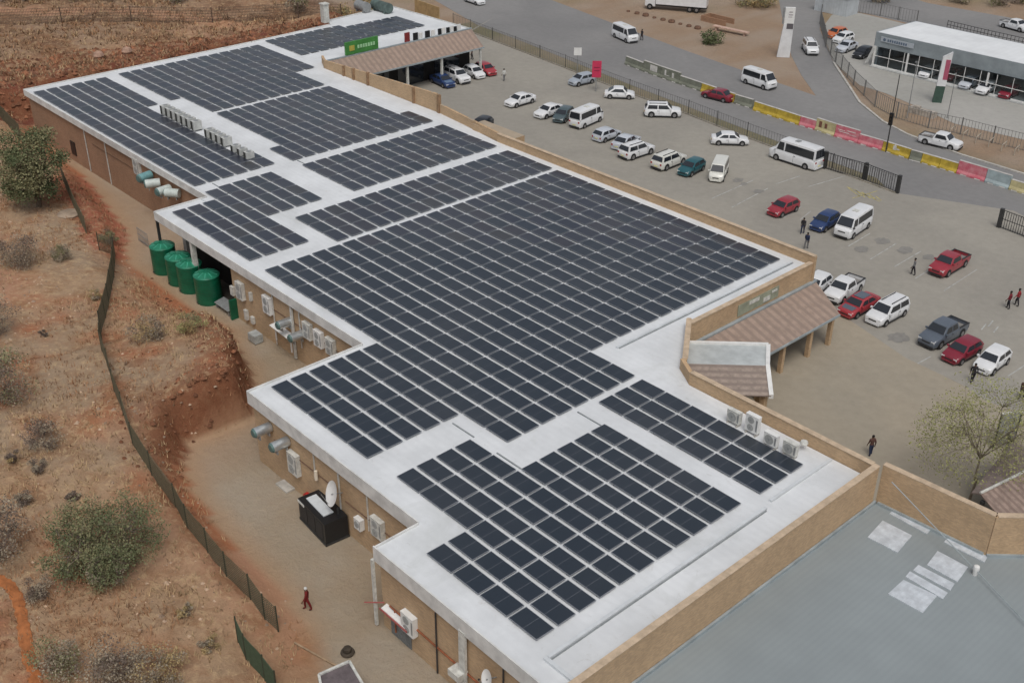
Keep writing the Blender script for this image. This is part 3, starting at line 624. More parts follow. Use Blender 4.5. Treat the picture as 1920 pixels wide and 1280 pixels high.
ACS = [((553,885),-.0,1.0,1.45,2,'tall white twin fan air conditioner beside two silver cylinders on near wall', .3),
       ((674,988),0,.6,.7,1,'small white air conditioner between satellite dish and large unit', .3),
       ((709,1003),0,1.0,1.2,2,'white air conditioner just left of the stepped roof corner', .3),
       ((768,1183),0,1.0,1.2,2,'white air conditioner on the front wall beside the white awning', -3.0),
       ((452,558),0,.95,1.35,2,'white air conditioner nearest the green tanks and porch', 10.2),
       ((503,585),0,.95,1.35,2,'tall white air conditioner left of the two silver cylinders, middle wall', 10.2),
       ((578,632),0,.95,1.2,2,'first of three white air conditioners right of the silver cylinders', 10.2),
       ((599,647),0,.95,1.2,2,'middle of three white air conditioners under the eave', 10.2),
       ((621,662),0,.95,1.2,2,'third white air conditioner closest to the inner roof corner', 10.2),
       ((259,325),0,1.1,1.5,2,'large white air conditioner above a row of pale tanks', 15.6)]
for (px, py), _, w_, h_, f_, lab, y in ACS:
    P = aty(px, py, y-.2); make_ac((P.x, y-.02, P.z-.1), w_*1.12, h_*1.15, lab, f_)
# roof units by the right parapet
for k, (px, py, lab) in enumerate([(1374,790,'leftmost white roof air conditioner by the tan parapet'),(1408,808,'taller second roof air conditioner by the tan parapet'),(1443,833,'third roof air conditioner by the tan parapet'),(1479,850,'rightmost of four roof air conditioners by the tan parapet')]):
    P = at(px, py, RZ+.25)
    t = make_ac((P.x, P.y+.3, RZ+.22), 1.0, 1.25 if k == 1 else .85, lab, 2 if k == 1 else 1, 'air conditioners by the right parapet')
    b = MB()
    for sx in (-.38,.38): b.box(sx-.05,-.4,-.22,sx+.05,.05,-.08)
    b.build('stand', concrete, t)
b = MB(); b.lathe([(.05,0),(.22,.02),(.28,.12),(.22,.25),(.03,.3)], 14); P = at(1508,828,.5); b.build('roof_cowl', offwhite, None, loc=(P.x,P.y,.3), label='small round white cowl on parapet right of the roof air conditioners', cat='cowl', smooth=True)
# long row of condensers in the roof walkway
def make_cond(x, y, k, n_, lab, h_=1.15, d_=1.0, grp='condensers in the roof walkway'):
    t = thing('condenser_unit', (x, y, RZ), lab, 'condenser', grp)
    b = MB(); b.box(-.33,0,.18,.33,d_,h_); b.build('casing', mat('pale_casing', (.50,.51,.49), .6, .1, 2), t)
    b = MB(); b.box(-.33,-.02,.2,.08,0,h_-.02); b.build('coil_grille', mat('dark_coil', (.05,.05,.045), .7, .1, 4), t)
    b = MB(); b.tube((0,d_*.5,h_),(0,d_*.5,h_+.03),.26,n=16); b.build('fan_grille', midgrey, t)
    b = MB()
    b.box(-.33,.02,0,.33,.12,.18); b.box(-.33,d_-.12,0,.33,d_-.02,.18); b.build('skid', midgrey, t)
for k in range(7): make_cond(-58.0+k*1.17, 23.4, k, 7, '%s condenser from the left in the longest row on the roof' % ORD[k])
for k in range(4): make_cond(-47.9+k*1.15, 23.35, k, 4, '%s condenser from the left in the middle row of four' % ORD[k], 1.05)
for k in range(3): make_cond(-42.2+k*1.3, 23.2, k, 3, '%s small condenser from the left beyond the row of four' % ORD[k], .85, .9)
# ------------------------------------------------------------------ silver cylinders on the rear walls
def make_cyl(P, yw, lab, m=silver, L_=1.3, r=.37, grp='silver cylinders on the rear walls', ax=0):
    t = thing('metal_tank', (P.x, yw, P.z), lab, 'tank', grp, ax)
    b = MB(); b.tube((0,-L_,0),(0,-.05,0), r, n=20); b.build('shell', m, t, smooth=True)
    b = MB(); b.tube((0,-L_-.12,0),(0,-L_,0), r*.75, r, n=20); b.build('end_cap', mat('dull_teal', (.10,.17,.16), .5, .1, 2), t, smooth=True)
    for y in (-L_*.8,-.3): b = MB(); b.box(-.3,y-.04,-r-.18,.3,y+.04,-r+.08); b.build('bracket', midgrey, t)
    return t
for px, py, yw, lab in [(491,806,.3,'leftmost silver cylinder at the corner of the near wall'),(524,833,.3,'silver cylinder beside the tall white air conditioner, near wall'),(533,606,10.2,'left silver cylinder on the middle wall above white gutter'),(556,630,10.2,'right silver cylinder on the middle wall left of three air conditioners')]:
    P = aty(px, py, yw-.7); make_cyl(P, yw, lab)
palet = mat('pale_green_grey_tank', (.50,.55,.52), .45, .1, 2)
for k, (px, py, yw, a_) in enumerate([(272,330,15.5,.2),(290,345,15.5,-.4),(308,356,15.5,.1),(326,366,15.5,-.9)]):
    P = aty(px, py, yw-.85); make_cyl(P, yw-.2, ['teal topped pale tank under the large white unit','second pale tank in the wall row, beside teal one','third pale tank in the wall row','rightmost pale tank near the porch roof corner'][k], palet if k else mat('teal_tank', (.16,.32,.33), .4, .1, 2), 1.5, .45, 'pale tanks along the far rear wall', a_)
# ------------------------------------------------------------------ green water tanks
def make_water(loc, lab, r=1.15, h=3.0):
    t = thing('water_tank', loc, lab, 'water tank', 'green water tanks by the porch')
    prof = [(r,0)]
    for k in range(9):
        z0 = .12+k*(h-.55)/9; z1 = z0+(h-.55)/9
        prof += [(r,z0),(r*1.012,z0+.05),(r*1.012,z1-.09),(r,z1-.04)]
    prof += [(r,h-.42)]
    b = MB(); b.lathe(prof, 36); b.build('tank_body', greentank, t, smooth=True)
    b = MB(); b.lathe([(r*1.02,h-.42),(r*1.03,h-.36),(r*.95,h-.28),(r*.55,h-.12),(r*.3,h-.06)], 36); top = b.build('tank_top', greenlid, t, smooth=True)
    b = MB(); b.lathe([(.3,0),(.32,.05),(.3,.12),(.05,.16)], 20, (-.3,-.3,h-.13)); b.build('lid', greenlid, top, smooth=True)
    b = MB()
    for k in range(10):
        a = 2*math.pi*k/10; b.beam((math.cos(a)*r*.35, math.sin(a)*r*.35, h-.1),(math.cos(a)*r*.92, math.sin(a)*r*.92, h-.28),.07,.05)
    b.build('top_rib', mat('light_green_rib', (.07,.36,.24), .4, .1, 2), top)
    b = MB(); b.tube((0,-r-.15,.25),(0,-r+.1,.25),.06); b.build('outlet', plastic, t)
away = Vector((-.74,.68,0))
for px, py, lab in ((305,517,'leftmost green water tank, farthest from the camera'),(334,538,'second green water tank from the left'),(355,552,'third green water tank, close behind the nearest one'),(388,574,'nearest green water tank, standing apart on the right')):
    q = at(px, py)+away*1.15; make_water((q.x, q.y, -6.03), lab)
P = at(447,595); b = MB(); b.box(-.1,-.7,0,.1,.7,1.9); b.build('green_door_panel', greentank, None, loc=(P.x,P.y,-6), label='upright green panel at the dark end of the porch', cat='panel')
P = at(425,582); b = MB(); b.slab([(-1.2,-.5,.55),(1.2,-.5,.55),(1.2,.5,.75),(-1.2,.5,.75)],.05); b.box(-1.1,-.4,0,-1.0,.4,.5); b.box(1.0,-.4,0,1.1,.4,.5); b.build('metal_sheet_table', midgrey, None, loc=(P.x,P.y,-6), label='low grey metal sheet rack beside the nearest green tank', cat='rack')
P = at(480,640); b = MB(); b.box(-.55,-.4,.1,.55,.4,.8); b.box(-.5,-.35,0,-.4,.35,.1); b.box(.4,-.35,0,.5,.35,.1); b.box(-.4,-.42,.2,.3,-.4,.7); b.build('metal_box', mat('pale_metal_box', (.42,.44,.43), .5, .15, 2), None, loc=(P.x,P.y,-6), label='grey metal box standing alone on the yard earth', cat='box')
P = at(270,458); b = MB()
for k in range(9): b.box(-1.1+k*.27,-.02,0,-1.07+k*.27,.02,1.5)
for z in (.2,.8,1.45): b.box(-1.1,-.025,z,1.1,.025,z+.04)
b.build('mesh_cage', mat('grey_mesh', (.25,.24,.23), .7, .1, 3), None, loc=(P.x,P.y,-6), label='grey mesh panel beside the dark porch post', cat='mesh panel')
P = aty(353,466,12.5); b = MB(); b.lathe([(.16,0),(.2,.2),(.2,.75),(.1,.85)],12); b.build('gas_bottle', white, None, loc=(P.x,P.y,-3.2), label='small white cylinder above the green tanks in the porch', cat='cylinder', smooth=True)
b = MB(); b.box(-.3,-.3,-2.8,.3,.3,0); b.build('plinth', concrete, None, loc=(P.x,P.y,-3.2), label='plain concrete plinth under the small white cylinder', cat='plinth')
# ------------------------------------------------------------------ satellite dishes
def make_dish(P, yw, r, lab, face=(-.25,-.9,.35)):
    t = thing('satellite_dish', (P.x, P.y, P.z), lab, 'satellite dish', 'satellite dishes on the walls')
    f = Vector(face).normalized(); q = f.to_track_quat('Z','Y')
    b = MB(); vs = []; n = 28
    for k, (rr, z) in enumerate([(.02,-.16),(.35,-.14),(.7,-.08),(1,0)]): vs += [q@Vector((rr*r*math.cos(2*math.pi*i/n), rr*r*math.sin(2*math.pi*i/n), z*r*1.3)) for i in range(n)]
    b.add(vs, [(k*n+i,k*n+(i+1)%n,(k+1)*n+(i+1)%n,(k+1)*n+i) for k in range(3) for i in range(n)]+[tuple(range(n))]); b.build('reflector', white, t, smooth=True)
    b = MB(); b.tube(q@Vector((0,-r*.9,0)), q@Vector((0,0,r*.9)), .025); b.build('feed_arm', midgrey, t)
    b = MB(); b.tube(q@Vector((0,0,r*.85)), q@Vector((0,0,r*1.0)), .06); b.build('feed_horn', plastic, t)
    b = MB(); b.tube((0,0,-.05),(0,yw-P.y,-.35),.04); b.build('mount', midgrey, t)
make_dish(aty(621,925,-.55), .3, .85, 'big white satellite dish above the black generator')
make_dish(aty(912,1272,-3.7), -3.0, .5, 'small white satellite dish at the bottom edge on the front wall')
# ------------------------------------------------------------------ generator
A = at(612,1024); B = at(563,972); Cc = at(655,1000)
gx = (A-B); L_ = gx.length; ang = math.atan2(gx.y, gx.x); Wd = 1.7
gen = thing('generator', ((A.x+B.x)/2-math.sin(ang)*Wd/2, (A.y+B.y)/2+math.cos(ang)*Wd/2, -6), 'black boxed generator with a pale top panel standing in the yard', 'generator', rz=ang)
b = MB(); b.box(-L_/2,-Wd/2,.15,L_/2,Wd/2,1.75); b.build('housing', black, gen)
b = MB(); b.box(-L_*.38,-Wd*.28,1.753,L_*.28,Wd*.16,1.83); b.build('top_panel', mat('pale_panel', (.6,.64,.66), .5, .05, 2), gen)
b = MB(); b.box(-L_/2-.04,-Wd/2-.04,0,L_/2+.04,Wd/2+.04,.15); b.build('base_frame', dark, gen)
for k in range(3): b = MB(); b.box(-L_*.44+k*L_*.3,-Wd/2-.02,.3,-L_*.44+k*L_*.3+L_*.26,-Wd/2-.003,1.6); b.build('side_door', plastic, gen)
b = MB(); b.box(-L_*.5,-Wd/2-.06,1.5,-L_*.26,-Wd/2-.02,1.66); b.build('name_plate', offwhite, gen)
b = MB(); b.tube((L_*.36,.45,1.7),(L_*.36,.45,2.25),.07); b.build('exhaust', dark, gen, smooth=True)
# small red hose reel, white post box, wall box, drain slab, tyre, drum
P = aty(577,930,.2); b = MB(); b.tube((0,0,0),(0,-.25,0),.3,n=20); b.tube((0,-.25,0),(0,-.3,0),.1,n=12); b.build('hose_reel', redpaint, None, loc=(P.x,.28,P.z), label='round red fire hose reel on the wall behind the generator', cat='hose reel')
P = aty(590,935,.1); b = MB(); b.box(-.16,-.3,-.8,.16,0,.3); b.box(-.18,-.32,.3,.18,.02,.36); b.build('meter_box', offwhite, None, loc=(P.x,.28,P.z), label='narrow white meter box right of the red hose reel', cat='meter box')
P = aty(595,890,.2); b = MB(); b.lathe([(.02,-.4),(.12,-.35),(.14,0),(.12,.38),(.02,.42)],12); b.build('wall_lamp', mat('cream_lamp', (.7,.62,.5), .5, .05, 2), None, loc=(P.x,.1,P.z), label='slim cream wall lamp under the eave above the hose reel', cat='wall lamp', smooth=True)
P = at(535,912); b = MB(); b.box(-.7,-.35,0,.7,.35,.12); b.box(-.55,-.25,.12,.55,.25,.15); b.build('concrete_slab', concrete, None, loc=(P.x,P.y,-6.03), label='pale concrete drain slab under the tall air conditioner', cat='slab')
P = at(652,1224); b = MB(); vs = []; n = 22
for i in range(n):
    for j in range(8):
        a = 2*math.pi*i/n; c = 2*math.pi*j/8; rr = .3+.12*math.cos(c); vs.append((rr*math.cos(a), rr*math.sin(a), .12+.12*math.sin(c)))
b.add(vs, [(i*8+j,((i+1)%n)*8+j,((i+1)%n)*8+(j+1)%8,i*8+(j+1)%8) for i in range(n) for j in range(8)])
b.lathe([(.22,.2),(.26,.35),(.24,.45),(.1,.5)],14); b.build('old_tyre', mat('dusty_rubber', (.07,.055,.04), .9, .2, 3), None, loc=(P.x,P.y,-6.03), label='dark dusty tyre with a drum on it, on the yard paving', cat='tyre', smooth=True)
sh = thing('small_shed', (at(632,1282).x, at(632,1282).y, -6.03), 'small shed roof with white frame at the bottom edge of the yard', 'shed', absolute=True)
q = [at(598,1265,-4.4), at(655,1240,-4.4), at(690,1300,-4.4), at(610,1330,-4.4)]
b = MB(); b.slab(q, .08); part(b, 'roof', mat('purple_grey_felt', (.14,.115,.12), .8, .15, 2), sh)
b = MB()
for i in range(4): b.beam(q[i]+Vector((0,0,-.1)), q[(i+1)%4]+Vector((0,0,-.1)), .14, .2)
part(b, 'roof_frame', offwhite, sh)
b = MB(); cc = sum(q, Vector())/4; b.prism([((v-cc)*.85+cc).to_tuple()[:2] for v in q], -6.05, -4.5); part(b, 'wall', brick_red, sh)
b = MB(); b.beam(at(552,1205), at(630,1248), .1, .08); b.build('kerb_stones', mat('tan_kerb', (.38,.27,.17), .9, .15, 2), None, label='line of pale kerb stones crossing the bottom of the yard', cat='kerb', origin=tuple(at(590,1225)))
# tall white chimney box at far left wing + plant pots on far wing roof
P = at(610,40,0); b = MB(); b.box(-.45,-.45,0,.45,.45,2.6); b.box(-.55,-.55,2.6,.55,.55,2.75); b.build('white_chimney', offwhite, None, loc=(P.x,P.y,-.17), label='white square chimney at the far left corner of the roof', cat='chimney')
for px, py, lab, m_, s_ in ((680,20,'grey white roof duct beside the dark tank, far roof end',midgrey,1.2),(716,20,'dark grey roof tank at the far end of the roof',mat('dark_green_grey', (.10,.14,.13), .6, .2, 1),1.9)):
    P = at(px, py, 0); b = MB(); b.tube((-s_,0,.8),(s_,0,.8),.75,n=18); b.box(-s_*.8,-.6,0,-s_*.6,.6,.5); b.box(s_*.6,-.6,0,s_*.8,.6,.5); b.build('roof_tank', m_, None, loc=(P.x,P.y,-.17), label=lab, cat='tank', smooth=True)
# tan panels on the fence by the far wing
for px0, py0, px1, py1, lab in ((779,22,802,30,'left tan fence board near the far wing roof'),(802,30,824,38,'right tan fence board near the far wing roof')):
    A = at(px0,py0,-3.9); B = at(px1,py1,-3.9); c = (A+B)/2; b = MB(); b.beam(A-c, B-c, .12, 2.0); b.beam(A-c-Vector((0,0,2.1)), A-c+Vector((.05,0,-2.1)), .2, 4.1)
    b.build('hoarding_board', mat('ochre_board', (.45,.31,.15), .8, .12, 1), None, loc=c, label=lab, cat='board', group='tan boards on the far fence')
# ------------------------------------------------------------------ cooler boxes / rubbish seen on the road island etc. built below

for px, py, w_, h_, lab in ((437,545,.5,.8,'small pale box at the dark porch end left of the first air conditioner'),(471,556,.25,.75,'narrow white box on the wall between two tall air conditioners'),(463,590,.4,.9,'pale upright box low on the middle wall, left one'),(475,600,.4,.6,'second pale low box on the middle wall'),(600,642,.35,.3,'tiny white box under the middle air conditioner')):
    P = aty(px, py, 10.1); b = MB(); b.box(-w_/2,-.25,-h_/2,w_/2,0,h_/2); b.box(-w_/2-.02,-.27,h_/2,w_/2+.02,0,h_/2+.03); b.box(-w_*.3,-.262,-h_*.3,w_*.3,-.25,h_*.3); b.build('wall_box', offwhite, None, loc=(P.x,10.18,P.z), label=lab, cat='wall box')
P = aty(522,622,9.3); b = MB(); b.slab([(-1.5,-.35,0),(1.5,-.35,-.15),(1.5,.35,-.1),(-1.5,.35,.05)],.06); b.box(-1.2,-.05,-1.4,-1.1,.05,-.06); b.box(1.1,-.05,-1.6,1.2,.05,-.2); b.build('white_gutter_sheet', white, None, loc=(P.x,9.7,P.z), label='white sheet shelf just below the left silver cylinder, middle wall', cat='sheet')
# ------------------------------------------------------------------ vehicles
def carpaint(name, c, rough=.32): return mat('paint_'+name, c, rough, .03, 1.5, spec=.5, coat=.5)
PAINT = dict(white=carpaint('white', (.72,.73,.74)), cream=carpaint('cream', (.68,.68,.63)), silver=carpaint('silver', (.36,.40,.45)), pale=carpaint('pale_silver', (.52,.55,.60)),
    red=carpaint('red', (.31,.03,.045)), maroon=carpaint('maroon', (.22,.018,.035)), bright=carpaint('bright_red', (.36,.04,.05)), blue=carpaint('dark_blue', (.025,.05,.14)), lblue=carpaint('blue', (.035,.08,.20)),
    teal=carpaint('teal', (.02,.10,.12)), grey=carpaint('grey', (.10,.12,.15)), black=carpaint('black', (.02,.022,.026)), greygreen=carpaint('grey_green', (.07,.10,.11)), orange=carpaint('orange', (.55,.15,.05)), steel=carpaint('blue_hood_reflection', (.16,.24,.36)))  # last colour paints a pale reflection onto the blue sedan's bonnet
# type: L, W, H, hood z, boot z, cabin (x_rear_base, x_rear_top, x_front_top, x_front_base), beltline
T = dict(
 hatch=dict(L=3.9,W=1.68,H=1.47,hood=.88,boot=.92,cab=(-1.9,-1.45,.35,1.05),belt=.93),
 sedan=dict(L=4.55,W=1.75,H=1.45,hood=.88,boot=.98,cab=(-1.75,-1.0,.45,1.15),belt=.92),
 suv=dict(L=4.75,W=1.88,H=1.78,hood=1.08,boot=1.1,cab=(-2.28,-2.0,.55,1.2),belt=1.1),
 mpv=dict(L=4.6,W=1.82,H=1.72,hood=1.0,boot=1.0,cab=(-2.22,-2.0,.6,1.35),belt=1.02),
 beetle=dict(L=4.1,W=1.75,H=1.5,hood=.9,boot=.85,cab=(-1.6,-.75,.45,1.05),belt=.92),
 minibus=dict(L=5.3,W=1.9,H=2.25,hood=1.15,boot=1.2,cab=(-2.6,-2.45,1.6,2.3),belt=1.22),
 sprinter=dict(L=6.5,W=2.02,H=2.65,hood=1.25,boot=1.3,cab=(-3.2,-3.1,1.75,2.55),belt=1.35),
 van=dict(L=4.4,W=1.7,H=1.9,hood=1.0,boot=1.05,cab=(-2.15,-2.0,1.15,1.75),belt=1.08),
 pickup=dict(L=5.1,W=1.8,H=1.72,hood=1.05,boot=.72,cab=(-.75,-.5,.75,1.35),belt=1.08),
 dcab=dict(L=5.2,W=1.85,H=1.78,hood=1.08,boot=.75,cab=(-1.05,-.75,.75,1.4),belt=1.1))
def section(x, zl, zt, hw, rnd=.06, crown=.03):
    s = [(0,zl),(hw*.82,zl),(hw*.97,zl+.14),(hw,zl+(zt-zl)*.45),(hw*.985,zt-rnd*1.6),(hw*.93,zt-rnd*.4),(hw*.8,zt),(0,zt+crown)]
    return [(x,y,z) for y,z in s]+[(x,-y,z) for y,z in s[-2:0:-1]]
def loft(b, secs, mi=0):
    n = len(secs[0]); vs = [p for s in secs for p in s]
    fs = [(k*n+i,k*n+(i+1)%n,(k+1)*n+(i+1)%n,(k+1)*n+i) for k in range(len(secs)-1) for i in range(n)]
    fs += [tuple(range(n-1,-1,-1)), tuple(range((len(secs)-1)*n,len(secs)*n))]
    b.add(vs, fs, mi)
NV = {'minibus':('minibus','minibus'),'sprinter':('long_minibus','minibus'),'pickup':('pickup_truck','pickup'),'dcab':('pickup_truck','pickup'),'suv':('suv','SUV'),'mpv':('people_carrier','car'),'van':('small_van','van')}
def vehicle(ty, paint, front, rear, label, z=-6.0, group=None, roof=None, hood=None):
    d = T[ty]; L_, Wd, Hh = d['L'], d['W'], d['H']; hw = Wd/2
    f = at(*front, z+.3); r = at(*rear, z+.3); dv = f-r; ang = math.atan2(dv.y, dv.x); c = (f+r)/2
    nm, cat = NV.get(ty, ('parked_car' if z < -5.9 else 'car', 'car'))
    t = thing(nm, (c.x, c.y, z), label, cat, group, ang); pm = PAINT[paint]
    zb = .2; xr, xrt, xft, xf = d['cab']; belt = d['belt']; hz = d['hood']; bz = d['boot']
    b = MB()
    fz = hz-.14 if ty not in ('minibus','sprinter') else hz-.05
    secs = [section(-L_/2, zb+.18, bz-.12, hw*.86), section(-L_/2+.08, zb, bz-.03, hw*.95), section(-L_/2+.4, zb-.04, bz, hw), section(xr if ty in ('pickup','dcab') else max(xr,-L_/2+.45), zb-.04, bz if ty in ('pickup','dcab') else max(bz,belt), hw)]
    if ty in ('pickup','dcab'): secs.append(section(xr+.02, zb-.04, belt, hw))
    secs += [section(xr+.5, zb-.04, belt, hw), section(xf-.1, zb-.04, belt, hw), section(min(xf+.12, L_/2-.25), zb-.04, hz+.02, hw), section(L_/2-.22, zb-.02, fz+.05, hw*.96), section(L_/2-.04, zb+.05, fz-.08, hw*.86), section(L_/2, zb+.14, fz-.2, hw*.78)]
    loft(b, secs)
    # cabin shell
    wt = hw*(.80 if ty not in ('minibus','sprinter','van') else .87)
    def cs(x, wb_, wtp, zt, k): return [(x,y,zz) for y,zz in [(0,belt-.03),(wb_,belt-.03),(wb_+(wtp-wb_)*.85, belt+(zt-belt)*.82),(wtp*.96, belt+(zt-belt)*.97),(wtp*.8, zt),(0,zt+.035*k)]]+[(x,-y,zz) for y,zz in [(wtp*.8, zt),(wtp*.96, belt+(zt-belt)*.97),(wb_+(wtp-wb_)*.85, belt+(zt-belt)*.82),(wb_,belt-.03)]]
    wb = hw*.95
    loft(b, [cs(xr, wb, wb*.98, belt+.02, 0), cs(xrt, wb, wt, Hh-.03, .6), cs((xrt+xft)/2, wb, wt, Hh, 1), cs(xft, wb, wt, Hh-.04, .6), cs(xf, wb, wb*.98, belt+.02, 0)])
    b.build('body', pm, t, smooth=True)
    # glass
    def lp(a, c, k): return a+(c-a)*k
    zt = Hh-.09; wt2 = wt*.93
    def glassq(nm_, pts, off):
        q = MB(); P = [Vector(p) for p in pts]; nn = (P[1]-P[0]).cross(P[3]-P[0]).normalized()
        if nn.dot(Vector(off)) < 0: nn = -nn
        P2_ = [p+nn*(.012 if nm_ == 'side_window' else .04) for p in P]; q.add(P+P2_, [(4,5,6,7),(3,2,1,0),(0,1,5,4),(1,2,6,5),(2,3,7,6),(3,0,4,7)]); return q.build(nm_, glassm, t)
    def ws(xb, xt, sgn, nm_):
        u0, u1 = .1, .9
        pts = [(lp(xb,xt,u0), -lp(wb,wt,u0)*.9, lp(belt+.02,Hh-.05,u0)),(lp(xb,xt,u0), lp(wb,wt,u0)*.9, lp(belt+.02,Hh-.05,u0)),(lp(xb,xt,u1), lp(wb,wt,u1)*.84, lp(belt+.02,Hh-.05,u1)),(lp(xb,xt,u1), -lp(wb,wt,u1)*.84, lp(belt+.02,Hh-.05,u1))]
        glassq(nm_, pts, (sgn,0,.3))
    ws(xf, xft, 1, 'windscreen'); ws(xr, xrt, -1, 'rear_window')
    nwin = {'minibus':1,'sprinter':1,'pickup':1,'van':2,'beetle':1}.get(ty, 2)
    for s in (-1,1):
        def sq(x0, x1, xt0, xt1):
            k = .78; zl = belt+.06; zh = belt+(Hh-belt)*k
            yl = lp(wb, wt, .1)+.004; yh = wb+(wt-wb)*.85+.006
            glassq('side_window', [(x0,s*yl,zl),(x1,s*yl,zl),(xt1,s*yh,zh),(xt0,s*yh,zh)], (0,s,.2))
        a0 = xr+(xrt-xr)*.25+.18; a1 = xf-(xf-xft)*.3-.14; t0 = xrt+.12; t1 = xft-.04
        if ty in ('minibus','sprinter'):
            sq(a0+.05, xft-.75, t0+.05, xft-.78); sq(xft-.58, a1-.02, xft-.56, t1+.15)
        elif nwin == 1: sq(a0, a1, t0, t1)
        else:
            m = (xrt+xft)/2+.05; sq(a0, m-.06, t0, m-.06); sq(m+.06, a1, m+.06, t1)
            if ty in ('suv','mpv'): pass
    if ty not in ('pickup','dcab'):
        for s in (-1,1):
            for xx in ((xr+xf)/2+.05, xf-.25):
                q = MB(); q.box(xx-.012,s*(hw-.0),zb+.2,xx+.012,s*(hw+.006),belt-.1); q.build('door_seam', plastic, t)
    for s in (-1,1):
        q = MB(); q.box(-L_*.3,s*(hw-.06),zb-.03,L_*.3,s*(hw+.004),zb+.09); q.build('side_sill', plastic, t)
        q = MB(); q.box((xr+xf)/2-.2,s*(hw-.01),belt-.2,(xr+xf)/2-.04,s*(hw+.03),belt-.16); q.build('door_handle', plastic, t)
    if ty in ('suv','mpv'):
        for s in (-1,1): q = MB(); q.box(xrt+.2,s*wt*.72-.025,Hh+.0,xft-.2,s*wt*.72+.025,Hh+.07); q.build('roof_rail', plastic, t)
    # wheels
    wr = {'suv':.38,'dcab':.38,'pickup':.35,'sprinter':.36,'minibus':.33}.get(ty, .31)
    for x in (-L_/2+L_*.19, L_/2-L_*.185):
        for s in (-1,1):
            q = MB(); q.tube((x,s*(hw+.012),wr+.035),(x,s*(hw-.2),wr+.035), wr+.055, n=20); q.build('wheel_arch', plastic, t)
            q = MB(); q.tube((x,s*(hw+.03),wr),(x,s*(hw-.18),wr), wr, n=20); ww = q.build('wheel', tyre, t)
            q = MB(); q.tube((x,s*(hw+.04),wr),(x,s*(hw+.02),wr), wr*.6, n=14); q.build('rim', rim, ww)
    for s in (-1,1):
        q = MB(); q.box(L_/2-.2,s*hw*.48,fz-.24,L_/2-.015,s*hw*.84,fz-.08); q.build('headlight', lampm, t)
        q = MB(); q.box(-L_/2-.012,s*hw*.62,bz-.36,-L_/2+.12,s*hw*.86,bz-.14); q.build('tail_light', tailm, t)
        q = MB(); q.box(xf-.35,s*(hw-.02),belt+.02,xf-.18,s*(hw+.15),belt+.15); q.build('wing_mirror', pm if ty != 'minibus' else plastic, t)
    q = MB(); q.box(L_/2-.12,-hw*.75,zb+.02,L_/2+.03,hw*.75,zb+.2); q.build('front_bumper', plastic if ty in ('minibus','pickup','dcab','suv') else pm, t)
    q = MB(); q.box(-L_/2-.03,-hw*.8,zb+.02,-L_/2+.12,hw*.8,zb+.2); q.build('rear_bumper', plastic if ty in ('minibus','pickup','dcab','suv') else pm, t)
    q = MB(); q.box(L_/2-.05,-hw*.42,fz-.32,L_/2+.01,hw*.42,fz-.2); q.build('grille', plastic, t)
    q = MB(); q.box(-L_/2-.04,-.25,.5,-L_/2-.0,.25,.61); q.build('number_plate', plate, t)
    if ty in ('pickup','dcab'):
        x0, x1 = -L_/2+.04, xr-.03; z0, z1 = bz-.02, belt-.02
        q = MB()
        for s in (-1,1): q.box(x0,s*(hw-.02),z0-.1,x1,s*(hw-.11),z1)
        q.box(x0,-hw+.02,z0-.1,x0+.09,hw-.02,z1-.01); q.build('load_bed_side', pm, t)
        q = MB(); q.box(x0+.1,-hw+.12,z0+.01,x1,hw-.12,z0+.05); q.build('load_bed_floor', mat('bed_floor', (.22,.21,.2), .8, .15, 3), t)
        q = MB()
        for s in (-1,1): q.box(x0,s*(hw-.0),z1+.002,x1,s*(hw-.15),z1+.03)
        q.box(x0,-hw+.02,z1-.008,x0+.12,hw-.02,z1+.028); q.build('bed_rail', plastic, t)
    if ty in ('minibus','sprinter'):
        q = MB(); q.box(-.35,-.3,Hh+.0,.2,.3,Hh+.09); q.build('roof_vent', midgrey if ty == 'sprinter' else offwhite, t)
    if hood:
        q = MB(); q.add([(xf+.15,-hw*.7,hz+.035),(xf+.15,hw*.7,hz+.035),(L_/2-.35,hw*.6,fz+.075),(L_/2-.35,-hw*.6,fz+.075),(xf+.15,-hw*.7,hz+.06),(xf+.15,hw*.7,hz+.06),(L_/2-.35,hw*.6,fz+.1),(L_/2-.35,-hw*.6,fz+.1)], [(4,5,6,7),(3,2,1,0),(0,1,5,4),(1,2,6,5),(2,3,7,6),(3,0,4,7)]); q.build('bonnet', PAINT[hood], t)
    if roof:
        q = MB(); q.box(xrt+.1,-wt*.7,Hh+.02,xft-.1,wt*.7,Hh+.04); q.build('sunroof', PAINT[roof], t)
    return t
V = vehicle; PG = 'cars parked beside the mall'; RG = 'vehicles on the road'
V('sedan','white',(949,199),(1001,184),'white sedan at the far left end of the parking row, alone',group=PG)
V('sedan','white',(1006,220),(1053,204),'white sedan left of the grey green car and white minibus',group=PG)
V('hatch','greygreen',(1040,232),(1072,208),'dark grey green hatchback squeezed between white sedan and minibus',group=PG)
V('minibus','white',(1122,218),(1076,238),'white minibus parked nose away, between dark hatchback and silver car',group=PG)
V('hatch','pale',(1160,248),(1115,264),'pale silver hatchback right of the parked white minibus',group=PG)
V('sedan','pale',(1196,258),(1152,281),'pale silver sedan half hidden behind the white SUV',group=PG)
V('suv','white',(1221,278),(1165,296),'big white SUV parked nose away beside the silver sedan',group=PG)
V('suv','cream',(1279,296),(1228,316),'white SUV just left of the teal hatchback',group=PG)
V('hatch','teal',(1278,328),(1314,309),'teal hatchback between a white SUV and small white van',group=PG)
V('van','cream',(1337,348),(1357,305),'small cream white van parked nose to the mall',group=PG)
V('sedan','white',(1401,266),(1335,264),'white sedan standing sideways in the driving lane',group=PG)
V('sprinter','white',(1452,288),(1532,314),'long white tourist minibus by the fence near the exit',group=PG)
